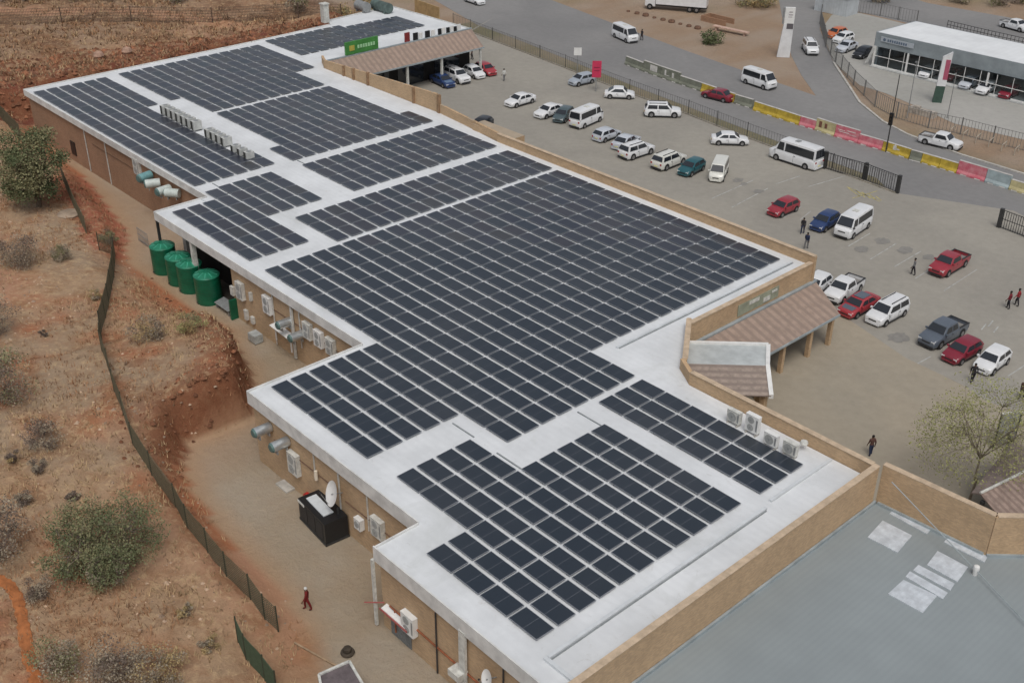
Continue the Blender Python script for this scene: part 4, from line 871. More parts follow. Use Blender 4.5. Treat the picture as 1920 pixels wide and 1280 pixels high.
V('hatch','silver',(1071,158),(1110,149),'silver hatchback parked beside the red sign',group=PG)
V('beetle','white',(1188,180),(1135,178),'rounded white coupe parked sideways along the fence',group=PG)
V('suv','white',(1279,214),(1205,212),'white SUV standing sideways, right of the white coupe',group=PG)
V('sedan','blue',(849,164),(811,146),'dark blue sedan with pale reflection painted on hood, by the far canopy',group=PG,hood='steel')  # hood colour 'steel' is the painted reflection
V('suv','white',(878,157),(837,138),'white car between blue sedan and white hatchback, far canopy',group=PG)
V('hatch','white',(907,148),(872,131),'white hatchback directly left of the bright red car',group=PG)
V('hatch','bright',(928,142),(894,126),'bright red hatchback at the end of the far canopy row',group=PG)
V('hatch','maroon',(768,142),(742,128),'dark red car in the shade under the far canopy',group=PG)
V('hatch','black',(888,247),(916,231),'black car mostly hidden behind the tan parapet',group=PG)
V('hatch','red',(1448,402),(1488,385),'red hatchback parked alone in the middle row',group=PG)
V('hatch','blue',(1529,430),(1563,410),'dark blue hatchback touching the white minibus, middle row',group=PG)
V('minibus','white',(1570,448),(1626,410),'white minibus parked nose to the mall beside blue hatchback',group=PG)
V('pickup','red',(1750,516),(1806,483),'red pickup truck with open dark bed',group=PG)
V('hatch','white',(1512,552),(1545,527),'white car whose roof just shows behind the canopy corner',group=PG)
V('pickup','white',(1560,562),(1602,532),'white pickup with dark open bed beside the tiled canopy',group=PG)
V('sedan','bright',(1580,592),(1638,561),'red sedan with grey hood and roof between pickup and people carrier',group=PG,hood='grey',roof='grey')
V('mpv','white',(1632,607),(1692,574),'white people carrier with dark side windows, front row',group=PG)
V('dcab','grey',(1730,650),(1802,610),'dark grey pickup with pale bonnet and open bed',group=PG)
V('hatch','maroon',(1777,677),(1828,649),'maroon hatchback between the grey pickup and white hatchback',group=PG)
V('hatch','white',(1836,698),(1881,664),'white hatchback at the right end of front row',group=PG)
# on the road and beyond
V('minibus','white',(1192,80),(1152,62),'white minibus driving on the far side of the barrier, upper left',group=RG)
V('minibus','white',(1450,166),(1396,148),'white minibus driving beyond the yellow barrier blocks',group=RG)
V('sedan','maroon',(1322,176),(1370,188),'maroon sedan driving in front of the barrier wall',group=RG)
V('pickup','white',(1792,276),(1734,262),'white pickup with open bed driving past the dealership',group=RG)
V('sedan','white',(905,8),(875,-2),'white car cut by the top edge of the photo',group=RG)
V('suv','white',(1526,104),(1512,84),'white SUV on the side road right of the tall pylon',group=RG)
DG = 'cars in the dealership forecourt'
V('hatch','orange',(1552,70),(1583,62),'orange hatchback in the dealership forecourt',z=-6,group=DG)
V('hatch','white',(1563,80),(1598,70),'upper white car beside the orange one, dealership forecourt',group=DG)
V('sedan','pale',(1570,98),(1604,84),'lower white silver car behind the forecourt fence',group=DG)
V('hatch','black',(1600,110),(1634,96),'black car nearest the glass showroom, forecourt',group=DG)
V('pickup','white',(1925,58),(1880,46),'white pickup on the back road, upper right corner',group=RG)
for k, (px, py, pc, lab) in enumerate([(1742,140,'white','white car behind the showroom glass, left of pylon'),(1786,146,'red','red car behind the showroom glass beside the pylon'),(1818,160,'pale','silver car in the middle of the showroom'),(1850,170,'white','white car right of the silver one in showroom'),(1893,178,'maroon','maroon car in the showroom near the right edge')]):
    V('hatch',pc,(px-14,py+5),(px+12,py-7),lab,z=-5.9,group='cars in the glass showroom')
# big flat white truck at the top edge
f = at(1206,14); r = at(1330,24); c = (f+r)/2; dv = r-f; ang = math.atan2(dv.y, dv.x)
t = thing('white_truck', (c.x, c.y, -6), 'long white truck parked on red earth at the top edge', 'truck', rz=ang)
Lh = dv.length/2*.92
b = MB(); b.box(-Lh+1.9,-1.2,1.0,Lh,1.2,3.2); b.build('cargo_box', PAINT['white'], t)
b = MB(); loft(b, [section(-Lh+.0,.5,2.0,1.1), section(-Lh+.3,.45,2.4,1.15), section(-Lh+1.8,.45,2.5,1.15)]); b.build('cab', PAINT['white'], t, smooth=True)
b = MB(); b.box(-Lh+.5,-.5,.6,Lh,.5,1.0); b.build('chassis', dark, t)
b = MB(); b.box(-Lh-.01,-.9,1.5,-Lh+.12,.9,2.1); b.build('windscreen', glassm, t)
for x in (-Lh+.9, Lh-1.6, Lh-2.8):
    for s in (-1,1):
        q = MB(); q.tube((x,s*1.22,.5),(x,s*.9,.5),.5,n=18); ww = q.build('wheel', tyre, t)
        q = MB(); q.tube((x,s*1.24,.5),(x,s*1.2,.5),.24,n=12); q.build('rim', rim, ww)
# ------------------------------------------------------------------ fences
def fence(pts, h, label, m, step=.16, post=2.6, zf=None, name='mesh_fence', cat='fence', horiz=5, w_=.02, pw=.07, group=None, pm=None):
    pts = [Vector((p[0], p[1], (zf(p[0],p[1]) if zf else p[2] if len(p) > 2 else -6))) for p in pts]
    t = thing(name, tuple(pts[0]), label, cat, group); o = pts[0]
    b = MB(); acc = 0; posts = []
    for i in range(len(pts)-1):
        a, c = pts[i], pts[i+1]; L_ = (c-a).length; n = max(1, int(L_/step)); seg = max(1, int(L_/post+.5))
        def P(t_):
            q = a.lerp(c, t_)
            if zf: q.z = zf(q.x, q.y)
            return q
        for k in range(n):
            q = P(k/n)-o; b.box(q.x-w_/2, q.y-w_/2, q.z+.03, q.x+w_/2, q.y+w_/2, q.z+h)
        for k in range(seg):
            q0 = P(k/seg)-o; q1 = P((k+1)/seg)-o; posts.append(q0)
            for j in range(horiz):
                u = Vector((0,0,.08+(h-.14)*j/max(1,horiz-1))); d = (q1-q0); nn = Vector((-d.y,d.x,0)).normalized()*w_*.6
                A = q0+u; B = q1+u; v = Vector((0,0,w_*1.2)); b.add([A-nn,B-nn,B+nn,A+nn,A-nn+v,B-nn+v,B+nn+v,A+nn+v], [(0,3,2,1),(4,5,6,7),(0,1,5,4),(1,2,6,5),(2,3,7,6),(3,0,4,7)])
    posts.append(pts[-1]-o)
    b.build('fence_panel', m, t, smooth=False)
    for q in posts[:90]:
        b = MB(); b.box(q.x-pw/2, q.y-pw/2, q.z-.1, q.x+pw/2, q.y+pw/2, q.z+h+.1); b.build('post', pm or m, t)
    return t
def onter(pts, it=4):     # pixel to the sloping terrain
    out = []
    for x, y in pts:
        z = -5.
        for _ in range(8): q = at(x, y, z); z = .5*z+.5*H(q.x, q.y)
        out.append((q.x, q.y))
    return out
fence(onter([(-40,165),(-5,212),(40,262)]), 1.9, 'green mesh fence at the left edge behind the tree', fencegreen, .12, 2.4, H, horiz=12, w_=.026)
fence(onter([(118,338),(140,392),(163,440)]), 1.9, 'short dark green fence beside the red earth mound', fencegreen, .08, 2.4, H, horiz=16, w_=.032)
fence(onter([(187,470),(216,480),(214,520),(205,570),(190,622),(192,660),(205,695),(215,735),(232,778),(250,835),(285,890),(330,950),(352,990),(390,1035),(425,1080),(470,1122),(497,1160),(522,1183)]), 1.9, 'long olive green mesh fence winding down through the bush', fencegreen, .15, 2.8, H, horiz=11, w_=.026, pm=mat('dark_green_post', (.05,.055,.035), .7, .1, 3))
fence(onter([(447,1203),(462,1236),(497,1275),(520,1305)]), 1.9, 'green mesh fence in the bottom corner below the gap', mat('bright_green_fence', (.07,.10,.06), .7, .1, 4), .085, 2.6, H, horiz=16, w_=.03, pm=mat('dark_green_post', (.035,.05,.03), .7, .1, 3))
fence([tuple(p) for p in KP], 1.9, 'long grey palisade fence between the car park and road', fencegrey, .42, 5.5, None, horiz=2, w_=.035, name='palisade_fence', pm=dark)
fence(P2([(1545,316),(1620,338),(1682,362)]), 2.0, 'dark gate section of the palisade at the exit', dark, .3, 20, None, horiz=2, w_=.05, name='palisade_gate', pw=.35, pm=dark)
fence(P2([(1872,426),(1925,446),(2000,480)]), 2.0, 'dark palisade piece at the right edge beyond the exit', dark, .25, 20, None, horiz=3, w_=.05, name='palisade_fence', pw=.35, pm=dark)
fence(P2([(1546,-10),(1537,45),(1548,88),(1566,118),(1600,160),(1640,200),(1680,222),(1740,240),(1800,252),(1860,268),(1990,300)]), 2.1, 'grey palisade fence curving in front of the dealership', fencegrey, .42, 4.2, None, horiz=2, w_=.035, name='palisade_fence', pw=.12, pm=fencegrey)
fence(P2([(1590,22),(1650,30),(1718,45)]), 2.1, 'grey fence behind the dealership at its left corner', fencegrey, .5, 4, None, horiz=2, w_=.035, name='palisade_fence', pw=.13)
fence(P2([(1775,54),(1850,72),(1930,90)]), 1.3, 'dark guard rail behind the showroom roof', dark, .6, 6, None, horiz=3, w_=.06, name='guard_rail', cat='guard rail')
fence([(at(x,y,-3).x, at(x,y,-3).y) for x,y in ((-20,66),(120,62),(250,58),(400,52),(560,40),(640,28))], 2.2, 'tall wire fence across the land behind the mall', mat('brown_wire', (.16,.11,.08), .8, .2, 3), .22, 9, H, horiz=6, w_=.04, pw=.14, pm=mat('brown_post', (.12,.08,.06), .8, .2, 3))
# ------------------------------------------------------------------ painted barrier blocks
YEL = mat('yellow_paint', (.50,.36,.05), .7, .14, 1.6); PNK = mat('pink_paint', (.52,.10,.14), .7, .22, 1.4, col2=(.60,.26,.28)); OLV = mat('olive_grey_paint', (.20,.21,.165), .8, .14, 1.2); PBL = mat('pale_blue_paint', (.36,.43,.44), .7, .1, 1.2); PYE = mat('pale_yellow_paint', (.52,.46,.25), .7, .12, 1.2); CON = mat('pale_concrete_top', (.52,.50,.47), .8, .1, 1)
WHP = mat('white_graffiti', (.66,.64,.60), .8, .12, 2)
BL = [((1174,120),(1207,133),OLV,'olive grey barrier block at the far left end of the barrier line'),
 ((1207,133),(1240,145),OLV,'olive grey barrier block carrying a white square patch'),((1240,145),(1275,157),OLV,'olive grey barrier block carrying a white L shaped mark'),
 ((1275,157),(1316,171),OLV,'dull green barrier block left of the yellow one'),((1316,171),(1345,181),YEL,'yellow barrier block behind the maroon car, left half'),((1345,181),(1378,192),YEL,'yellow barrier block behind the front of maroon car'),
 ((1378,193),(1412,203),OLV,'grey low barrier block between two yellow stretches'),((1414,206),(1457,220),YEL,'long yellow barrier block right after the grey gap'),((1457,220),(1500,234),YEL,'yellow barrier block touching the first pink one'),
 ((1500,234),(1530,243),PNK,'first pink barrier block, beside yellow'),((1530,243),(1566,255),PYE,'cream barrier block with dark and red marks'),((1566,255),(1610,268),PNK,'middle pink barrier block with white scribbles'),((1610,268),(1655,281),PNK,'right pink barrier block before the yellow one by the light pole'),
 ((1655,281),(1706,297),YEL,'yellow barrier block with a white figure at the light pole'),((1706,298),(1728,304),OLV,'small grey barrier block between yellow blocks'),((1728,304),(1762,314),YEL,'yellow barrier block below the white pickup'),((1762,314),(1795,324),YEL,'yellow barrier block left of the last red pink block'),
 ((1795,324),(1848,340),PNK,'red pink barrier block beside the pale blue one'),((1848,340),(1893,354),PBL,'pale blue barrier block near right edge'),((1893,354),(1935,367),PYE,'pale yellow barrier block at the right edge')]
for k, (a, c, m_, lab) in enumerate(BL):
    A = at(*a); B = at(*c); low = 'low' in lab or 'small grey' in lab or 'far left' in lab
    cen = (A+B)/2; d = B-A; L_ = d.length-.06; ang = math.atan2(d.y, d.x)
    t = thing('barrier_block', (cen.x, cen.y, -6), lab, 'road barrier', 'painted concrete barrier blocks on the road', ang)
    h = 1.55 if not low else 1.15
    prof = [(-.36,0),(-.36,.2),(-.2,.48),(-.15,h),(.15,h),(.2,.48),(.36,.2),(.36,0)]
    def prism_x(pr, x0, x1): 
        q = MB(); n = len(pr); q.add([(x0,y,z) for y,z in pr]+[(x1,y,z) for y,z in pr], [tuple(range(n-1,-1,-1)), tuple(range(n,2*n))]+[(i,(i+1)%n,(i+1)%n+n,i+n) for i in range(n)]); return q
    prism_x(prof, -L_/2, L_/2).build('barrier_body', m_, t)
    q = MB(); q.box(-L_/2,-.16,h,L_/2,.16,h+.03); q.build('top_edge', CON, t)
    for s in (-.25,.25): q = MB(); q.box(L_*s-.35,-.375,.0,L_*s+.35,-.3,.12); q.build('pale_foot', WHP, t)
    marks = {'square patch':[(-.1,.5,.3,1.35)],'L shaped':[(-.3,.55,-.22,1.3),(-.22,.55,-.02,.72),(.1,.5,.2,1.2),(.2,.5,.35,.66)],'dark and red':[(-.35,.5,-.2,1.3),(-.05,.6,.08,1.2)],'scribbles':[(-.4,1.0,-.1,1.06),(-.35,.8,.1,.86),(.0,1.1,.35,1.16),(.1,.7,.4,.76)],'white figure':[(-.12,.5,.0,1.0),(-.08,1.0,-.02,1.25),(.0,.6,.12,.75)]}
    for key, rs in marks.items():
        if key in lab:
            q = MB()
            for x0, z0, x1, z1 in rs: q.add([(L_*x0,-.20-.0,z0),(L_*x1,-.20,z0),(L_*x1,-.185,z1),(L_*x0,-.185,z1),(L_*x0,-.16,z0),(L_*x1,-.16,z0),(L_*x1,-.14,z1),(L_*x0,-.14,z1)], [(0,1,2,3),(4,7,6,5),(0,4,5,1),(3,2,6,7),(0,3,7,4),(1,5,6,2)])
            q.build('painted_mark', mat('brown_mark', (.2,.09,.06), .8, .1, 2) if 'dark' in key else WHP, t)
# ------------------------------------------------------------------ signs and poles
def pole_sign(px, py, hp, lab, name, m, w_, h_, shape='rect', pm=midgrey, extra=None):
    P = at(px, py); t = thing(name, (P.x, P.y, -6), lab, 'sign', rz=R(47))
    b = MB(); b.tube((0,0,0),(0,0,hp),.06); b.build('pole', pm, t)
    b = MB()
    if shape == 'oct': b.tube((0,-.09,hp-h_/2),(0,-.06,hp-h_/2), h_/2, n=8)
    else: b.box(-w_/2,-.1,hp-h_,w_/2,-.06,hp)
    b.build('board', m, t)
    return t
t = pole_sign(1117,172,4.3,'tall red sign board on a pole beside the silver hatchback','road_sign',mat('sign_red', (.55,.04,.10), .5, .05, 2),1.25,2.3)
b = MB(); b.box(-.4,-.115,3.35,.4,-.1,3.45); b.box(-.35,-.115,2.9,.4,-.1,3.0); b.build('sign_lettering', mat('sign_dark_red', (.2,.02,.05), .5, .05, 2), t)
t = pole_sign(1082,136,3.6,'white sign board on a pole behind the palisade fence','road_sign',white,1.1,1.1)
# lamp / traffic light pole on the road
P = at(1661,285); t = thing('traffic_light', (P.x, P.y, -6), 'thin traffic light pole with black head between barrier and pickup', 'traffic light')
b = MB(); b.tube((0,0,0),(0,0,9.5),.09,.05); b.build('pole', dark, t)
b = MB(); b.box(-.22,-.3,3.4,.22,-.06,4.9); hd = b.build('signal_head', black, t)
for z in (3.7,4.15,4.6): b = MB(); b.tube((0,-.3,z),(0,-.36,z),.13,n=14); b.build('lens', mat('dark_lens', (.05,.04,.03), .3, .05, 2), hd)
# tall pylon sign
P = at(1468,107); t = thing('pylon_sign', (P.x, P.y, -6), 'tall white leaning-edged pylon sign on the sandy road corner', 'pylon sign', rz=R(40))
b = MB(); b.add([(-.95,-.3,0),(.95,-.3,0),(.95,.3,0),(-.95,.3,0),(-.5,-.3,5.0),(.95,-.3,5.0),(.95,.3,5.0),(-.5,.3,5.0)], [(0,3,2,1),(4,5,6,7),(0,1,5,4),(1,2,6,5),(2,3,7,6),(3,0,4,7)]); b.build('pylon_body', mat('pylon_white', (.68,.69,.70), .5, .06, 1), t)
b = MB(); b.box(-.5,-.26,5.0,.95,.26,7.4); b.build('pylon_head', white, t)
b = MB(); b.box(-.05,-.335,4.3,.9,-.31,5.1); b.build('dark_panel', mat('dark_panel', (.12,.11,.12), .5, .05, 2), t)
b = MB(); b.box(-.75,-.3,5.0,-.52,.3,7.4); b.build('side_panel', midgrey, t)
b = MB(); b.box(.05,-.285,6.3,.7,-.262,6.45); b.box(.0,-.285,6.0,.6,-.262,6.1); b.box(.1,-.285,6.7,.6,-.262,6.85); b.build('lettering', mat('sign_grey_letters', (.35,.32,.33), .5, .05, 2), t)
# dealership pylon
P = at(1756,192); t = thing('pylon_sign', (P.x, P.y, -6), 'dealership pylon with white top, red panel and dark green base', 'pylon sign', rz=R(35))
b = MB(); b.add([(-.6,-.25,0),(.6,-.25,0),(.6,.25,0),(-.6,.25,0),(-.45,-.25,2.3),(.7,-.25,2.3),(.7,.25,2.3),(-.45,.25,2.3)], [(0,3,2,1),(4,5,6,7),(0,1,5,4),(1,2,6,5),(2,3,7,6),(3,0,4,7)]); b.build('pylon_base', mat('dark_green_base', (.05,.09,.07), .5, .1, 2), t)
b = MB(); b.add([(-.45,-.25,2.3),(.7,-.25,2.3),(.7,.25,2.3),(-.45,.25,2.3),(-.3,-.25,6.2),(.85,-.25,6.9),(.85,.25,6.9),(-.3,.25,6.2)], [(4,5,6,7),(0,1,5,4),(1,2,6,5),(2,3,7,6),(3,0,4,7)]); b.build('pylon_body', mat('pylon_white', (.68,.69,.70), .5, .06, 1), t)
b = MB(); b.box(.15,-.28,3.2,.75,-.255,5.9); b.build('red_panel', mat('pinkish_red_panel', (.42,.10,.16), .5, .08, 2), t)
for k, (px, py, h, lab) in enumerate([(1700,222,7.5,'thin lamp pole in front of the dealership fence, left of its pylon'),(1776,222,6.0,'second thin pole just right of the dealership pylon')]):
    P = at(px, py); b = MB(); b.tube((0,0,0),(0,0,h),.07,.045); b.box(-.04,-.5,h-.08,.04,.0,h); b.build('lamp_pole', midgrey, None, loc=(P.x,P.y,-6), label=lab, cat='lamp pole')
# ------------------------------------------------------------------ dealership
dl = thing('car_dealership', (-10, 125, -6), 'glass fronted car showroom with wide flat white roof', 'building', absolute=True)
a = at(1645,60,-1); bb = at(1718,40,-1); X1 = 22.
rf = [(a.x, a.y),(X1, 121.6),(X1, 131),(bb.x, bb.y)]
b = MB(); b.prism(rf, -1.12, -1.0); part(b, 'roof', mat('showroom_roof', (.74,.76,.77), .55, .05, .2, stripes=(0,.9,.08,(.55,.58,.59))), dl)
b = MB(); b.beam((a.x,a.y-.05,-3.0),(X1,121.55,-3.0),.2,2.0); b.beam((a.x-.05,a.y,-3.0),(bb.x-.05,bb.y,-3.0),.2,2.0); b.beam((bb.x,bb.y,-3.0),(X1,131,-3),.2,2.0); b.beam((X1,121.5,-3),(X1,131,-3),.2,2.0)
part(b, 'fascia', mat('showroom_fascia', (.29,.33,.35), .45, .08, .6, metal=.1), dl)
b = MB(); b.box(a.x+.9,a.y-.22,-2.15,a.x+6.2,a.y-.15,-1.45); part(b, 'sign_board', mat('pale_sign', (.42,.46,.50), .5, .05, 1), dl)
b = MB()
for k in range(9): b.box(a.x+2.0+k*.36,a.y-.25,-2.0,a.x+2.24+k*.36,a.y-.22,-1.65)
b.tube((a.x+1.5,a.y-.22,-1.8),(a.x+1.5,a.y-.25,-1.8),.22,n=16); part(b, 'sign_lettering', mat('sign_blue_letters', (.12,.16,.22), .5, .05, 2), dl)
b = MB(); b.prism([(a.x,119.6),(X1,119.6),(X1,131),(a.x,131)], -6.1, -5.85); part(b, 'floor_plinth', mat('pale_plinth', (.45,.46,.45), .7, .08, 1), dl)
b = MB(); b.box(a.x+.4,130.6,-5.85,X1,130.8,-1.12); b.box(a.x+.4,120.6,-5.85,a.x+.6,130.6,-3.0); part(b, 'inner_wall', mat('showroom_inside', (.40,.44,.47), .8, .25, .5), dl)
gl = bpy.data.materials.new('showroom_glass'); gl.use_nodes = True; p = gl.node_tree.nodes['Principled BSDF']; p.inputs['Base Color'].default_value = (.55,.62,.66,1); p.inputs['Transmission Weight'].default_value = 1; p.inputs['Roughness'].default_value = .02; p.inputs['IOR'].default_value = 1.45
x = a.x+.3; k = 0
while x < X1-1:
    b = MB(); b.box(x+.06,120.30,-5.84,x+2.3,120.33,-3.02); part(b, 'glass_pane', gl, dl)
    x += 2.36; k += 1
    b = MB(); b.box(x-.06,120.22,-5.8,x-.0,120.3,-3.0); part(b, 'thin_mullion', white, dl)
for k, x in enumerate([a.x+.2, a.x+5.6, a.x+11.6, a.x+17.9, a.x+24, a.x+30, a.x+36, a.x+42]):
    b = MB(); b.box(x-.11,120.1,-5.85,x+.11,120.28,-3.0); part(b, 'mullion', white, dl)
b = MB(); b.box(a.x,120.18,-5.86,X1,120.34,-5.7); b.box(a.x,120.16,-4.4,X1,120.26,-4.34); part(b, 'glazing_rail', white, dl)
b = MB(); b.slab([(a.x-.6,119.3,-5.5),(a.x+.3,119.3,-3.0),(a.x+.3,120.2,-3.0),(a.x-.6,120.2,-5.5)],.12); part(b, 'slanted_frame', white, dl)
# white box building at the top, beyond the dealership
P = at(1562,24); b = MB(); b.box(-3.2,-1,0,3.2,2.5,2.8); b.box(-3.3,-1.1,2.8,3.3,2.6,2.95); b.build('white_cabin', mat('cabin_white', (.50,.53,.55), .5, .08, .7, stripes=(0,.5,.3,(.4,.43,.45))), None, loc=(P.x,P.y,-6), label='white corrugated cabin at the top edge by the grey fence', cat='cabin')
# rubble, benches and blocks on the verge opposite the pickup
P = at(1728,215); b = MB(); b.prism([(-1.8,-.5),(1.9,-.5),(1.9,.5),(-1.8,.6)], .0, .75); b.prism([(-1.2,-.3),(-.4,-.3),(-.4,.3),(-1.2,.3)], .75, 1.05); b.build('concrete_block', mat('rubble_concrete', (.42,.38,.33), .9, .2, 1.5), None, loc=(P.x,P.y,-6.03), label='pale broken concrete slab on the verge left of the pickup', cat='concrete block')
for k in range(6):
    px = 1785+k*24; py = 250+k*7.5; P = at(px, py)
    t = thing('car_stand_frame', (P.x, P.y, -6.0), '%s pale frame from the left on the dirt verge' % ORD[k], 'frame', 'pale frames on the dirt verge', R(100))
    b = MB(); b.tube((-.9,0,0),(-.9,0,.8),.05); b.tube((-.9,0,.8),(.9,0,.8),.05); b.tube((.9,0,0),(.9,0,.8),.05); b.build('hoop', mat('pale_beige_pipe', (.45,.40,.33), .7, .1, 2), t)
P = at(1370,62); b = MB(); b.beam((-3.2,.0,.6),(3.2,.0,.5),.9,.16); b.box(-2.8,-.3,0,-2.5,.3,.6); b.box(2.4,-.3,0,2.7,.3,.6); b.build('plank_bench', mat('pinkish_plank', (.55,.38,.30), .8, .1, 2), None, loc=(P.x,P.y,-6.03), label='long pale pink plank on the brown verge near the pylon', cat='plank')
b_ = list(bpy.data.objects)
bpy.data.objects['plank_bench'].rotation_euler.z = R(8)
P = at(1345,42); b = MB()
for s in (-1,1): b.box(-2.6,s*1.1-.08,0,2.6,s*1.1+.08,.9)
b.box(-2.6,-1.1,0,-2.45,1.1,.9); b.build('low_brick_wall', brick_red, None, loc=(P.x,P.y,-6.03), label='low red brown brick enclosure above the pink plank', cat='wall')
for k in range(9):
    t_ = k/8; P = at(1178+t_*130, 22+t_*32); r_ = .35+.25*((k*7)%3)/2
    b = MB(); b.lathe([(r_*.9,0),(r_,r_*.3),(r_*.7,r_*.8),(.05,r_*.9)], 7); b.build('boulder', mat('brown_boulder', (.16,.09,.06), .9, .2, 2), None, loc=(P.x,P.y,-6.05), label='%s brown boulder from the left below the white truck' % ORD[k], cat='boulder', group='brown boulders below the truck')
# noticeboard and benches near the sparse tree on the right
P = at(1880,838); t = thing('sign_frame', (P.x, P.y, -6), 'leaning grey board in a steel frame near the sparse tree', 'board', rz=R(60))
b = MB(); b.box(-.75,-.03,.7,.75,.03,3.0); b.build('board', mat('grey_board', (.30,.30,.29), .7, .1, 2), t)
for s in (-1,1): b = MB(); b.box(s*.8-.05,-.05,0,s*.8+.05,.05,3.1); b.build('frame_post', dark, t)
b = MB(); b.box(-.85,-.06,3.0,.85,.06,3.12); b.build('frame_top', offwhite, t)
P = at(1900,795); b = MB(); b.lathe([(.3,0),(.45,.5),(.5,.55),(.4,.55)],14); b.build('plant_tub', mat('green_tub', (.12,.16,.08), .8, .2, 3), None, loc=(P.x,P.y,-6), label='round green planted tub above the grey board', cat='tub')
# ------------------------------------------------------------------ plants
def leafm(name, c, k=.15):
    m = mat(name, c, .75, .15, 1.2, spec=.2, island=k); return m
L_GREEN = leafm('leaf_green', (.15,.17,.085)); L_OLIVE = leafm('leaf_olive', (.235,.225,.12)); L_PALE = leafm('leaf_pale', (.33,.33,.14), .2); L_GREY = leafm('leaf_grey', (.34,.285,.21), .22); L_YEL = leafm('leaf_dry', (.40,.30,.15)); L_DARK = leafm('leaf_dark_twig', (.20,.155,.125), .22); L_DKG = leafm('leaf_dark_green', (.10,.125,.06))
def rnd_dir():
    while 1:
        v = Vector((random.uniform(-1,1), random.uniform(-1,1), random.uniform(-1,1)))
        if .05 < v.length < 1: return v.normalized()
def leaves(b, c, r, n, s, mi, flat=.8, shell=.5):
    for _ in range(n):
        d = rnd_dir(); rr = r*(shell+(1-shell)*random.random()**.6); p = c+Vector((d.x*rr, d.y*rr, d.z*rr*flat))
        a = rnd_dir()*s*random.uniform(.6,1.3); e = rnd_dir(); e = (e-a.normalized()*e.dot(a.normalized())).normalized()*s*random.uniform(.25,.5)
        b.add([p-a*.5, p+e, p+a*.5, p-e], [(0,1,2,3)], mi)
def plant(name, x, y, w_, h_, label, cat, mats, trunk=.12, n=2200, ls=.22, group=None, twig=40, z=None, clumps=26, lean=(0,0), th=.35, barkm=None, sp=.34, flat=.75):
    z = H(x, y) if z is None else z
    t = thing(name, (x, y, z), label, cat, group); rnd = random.Random(int(x*13+y*7)); 
    b = MB(); top = Vector((lean[0], lean[1], h_*th)); b.tube((0,0,-.2), top*.5+Vector((.05*w_*rnd.uniform(-1,1),.03*w_,0)), trunk, trunk*.8, 8); b.tube(top*.5+Vector((.0,0,-.02)), top, trunk*.8, trunk*.6, 8)
    cl = []
    for i in range(clumps):
        a = rnd.uniform(0, 2*math.pi); rr = math.sqrt(rnd.random())*.5*w_*(1-sp*.6); zz = rnd.uniform(th*.9, 1)
        k = math.sqrt(max(.05, 1-((zz-.62)/.55)**2)); cl.append(Vector((math.cos(a)*rr*k+lean[0], math.sin(a)*rr*k+lean[1], h_*zz*.92)))
    K = max(4, clumps//12); lims = []
    for i in range(K):
        a = 2*math.pi*(i+rnd.random()*.6)/K; q = Vector((math.cos(a)*w_*.2+lean[0], math.sin(a)*w_*.2+lean[1], h_*(th+.22+.16*rnd.random()))); q1 = top.lerp(q,.5)+Vector((rnd.uniform(-1,1),rnd.uniform(-1,1),0))*w_*.02
        b.tube(top, q1, trunk*.5, trunk*.4, 6, cap=False); b.tube(q1, q, trunk*.4, trunk*.28, 6, cap=False); lims += [q1, q]
    for c in cl:
        s0 = min(lims, key=lambda q: (q-c).length); m_ = s0.lerp(c, .5)+Vector((rnd.uniform(-1,1),rnd.uniform(-1,1),rnd.uniform(0,1)))*w_*.025; b.tube(s0, m_, trunk*.2, trunk*.13, 4, cap=False); b.tube(m_, c, trunk*.13, trunk*.05, 4, cap=False)
    for _ in range(twig):
        c = cl[rnd.randrange(len(cl))]; e = c+rnd_dir()*w_*.14; b.tube(c, e, trunk*.07, trunk*.03, 3, cap=False)
    b.build('trunk', barkm or bark, t)
    b = MB()
    for i, c in enumerate(cl): leaves(b, c, w_*sp*.5*rnd.uniform(.7,1.25), n//len(cl), ls, i % len(mats), flat, .15)
    b.build('crown', mats, t, smooth=False)
    return t
def onp(px, py): return onter([(px, py)])[0]
x, y = onp(72,388); plant('bush_tree', x, y, 8.2, 8.4, 'big green bushy tree at the left edge by the red mound', 'tree', [L_GREEN, L_OLIVE, L_DKG, L_OLIVE], .28, 13000, .22, clumps=70, th=.22, sp=.30, twig=120)
x, y = onp(196,1052); plant('green_shrub', x, y, 8.4, 3.5, 'wide round olive green shrub on the lower left slope', 'shrub', [L_OLIVE, L_GREEN, L_OLIVE, L_GREEN], .12, 17000, .13, clumps=110, th=.12, sp=.22, twig=300, barkm=greybark)
x, y = onp(1817,938); plant('sparse_tree', x, y, 10.0, 9.4, 'thin pale green tree standing by the tiled shelter', 'tree', [L_PALE, leafm('leaf_pale_olive', (.32,.33,.13), .2), L_PALE], .10, 8000, .13, clumps=110, th=.38, sp=.26, twig=260, z=-6, barkm=mat('pale_bark', (.24,.2,.15), .9, .15, 4))
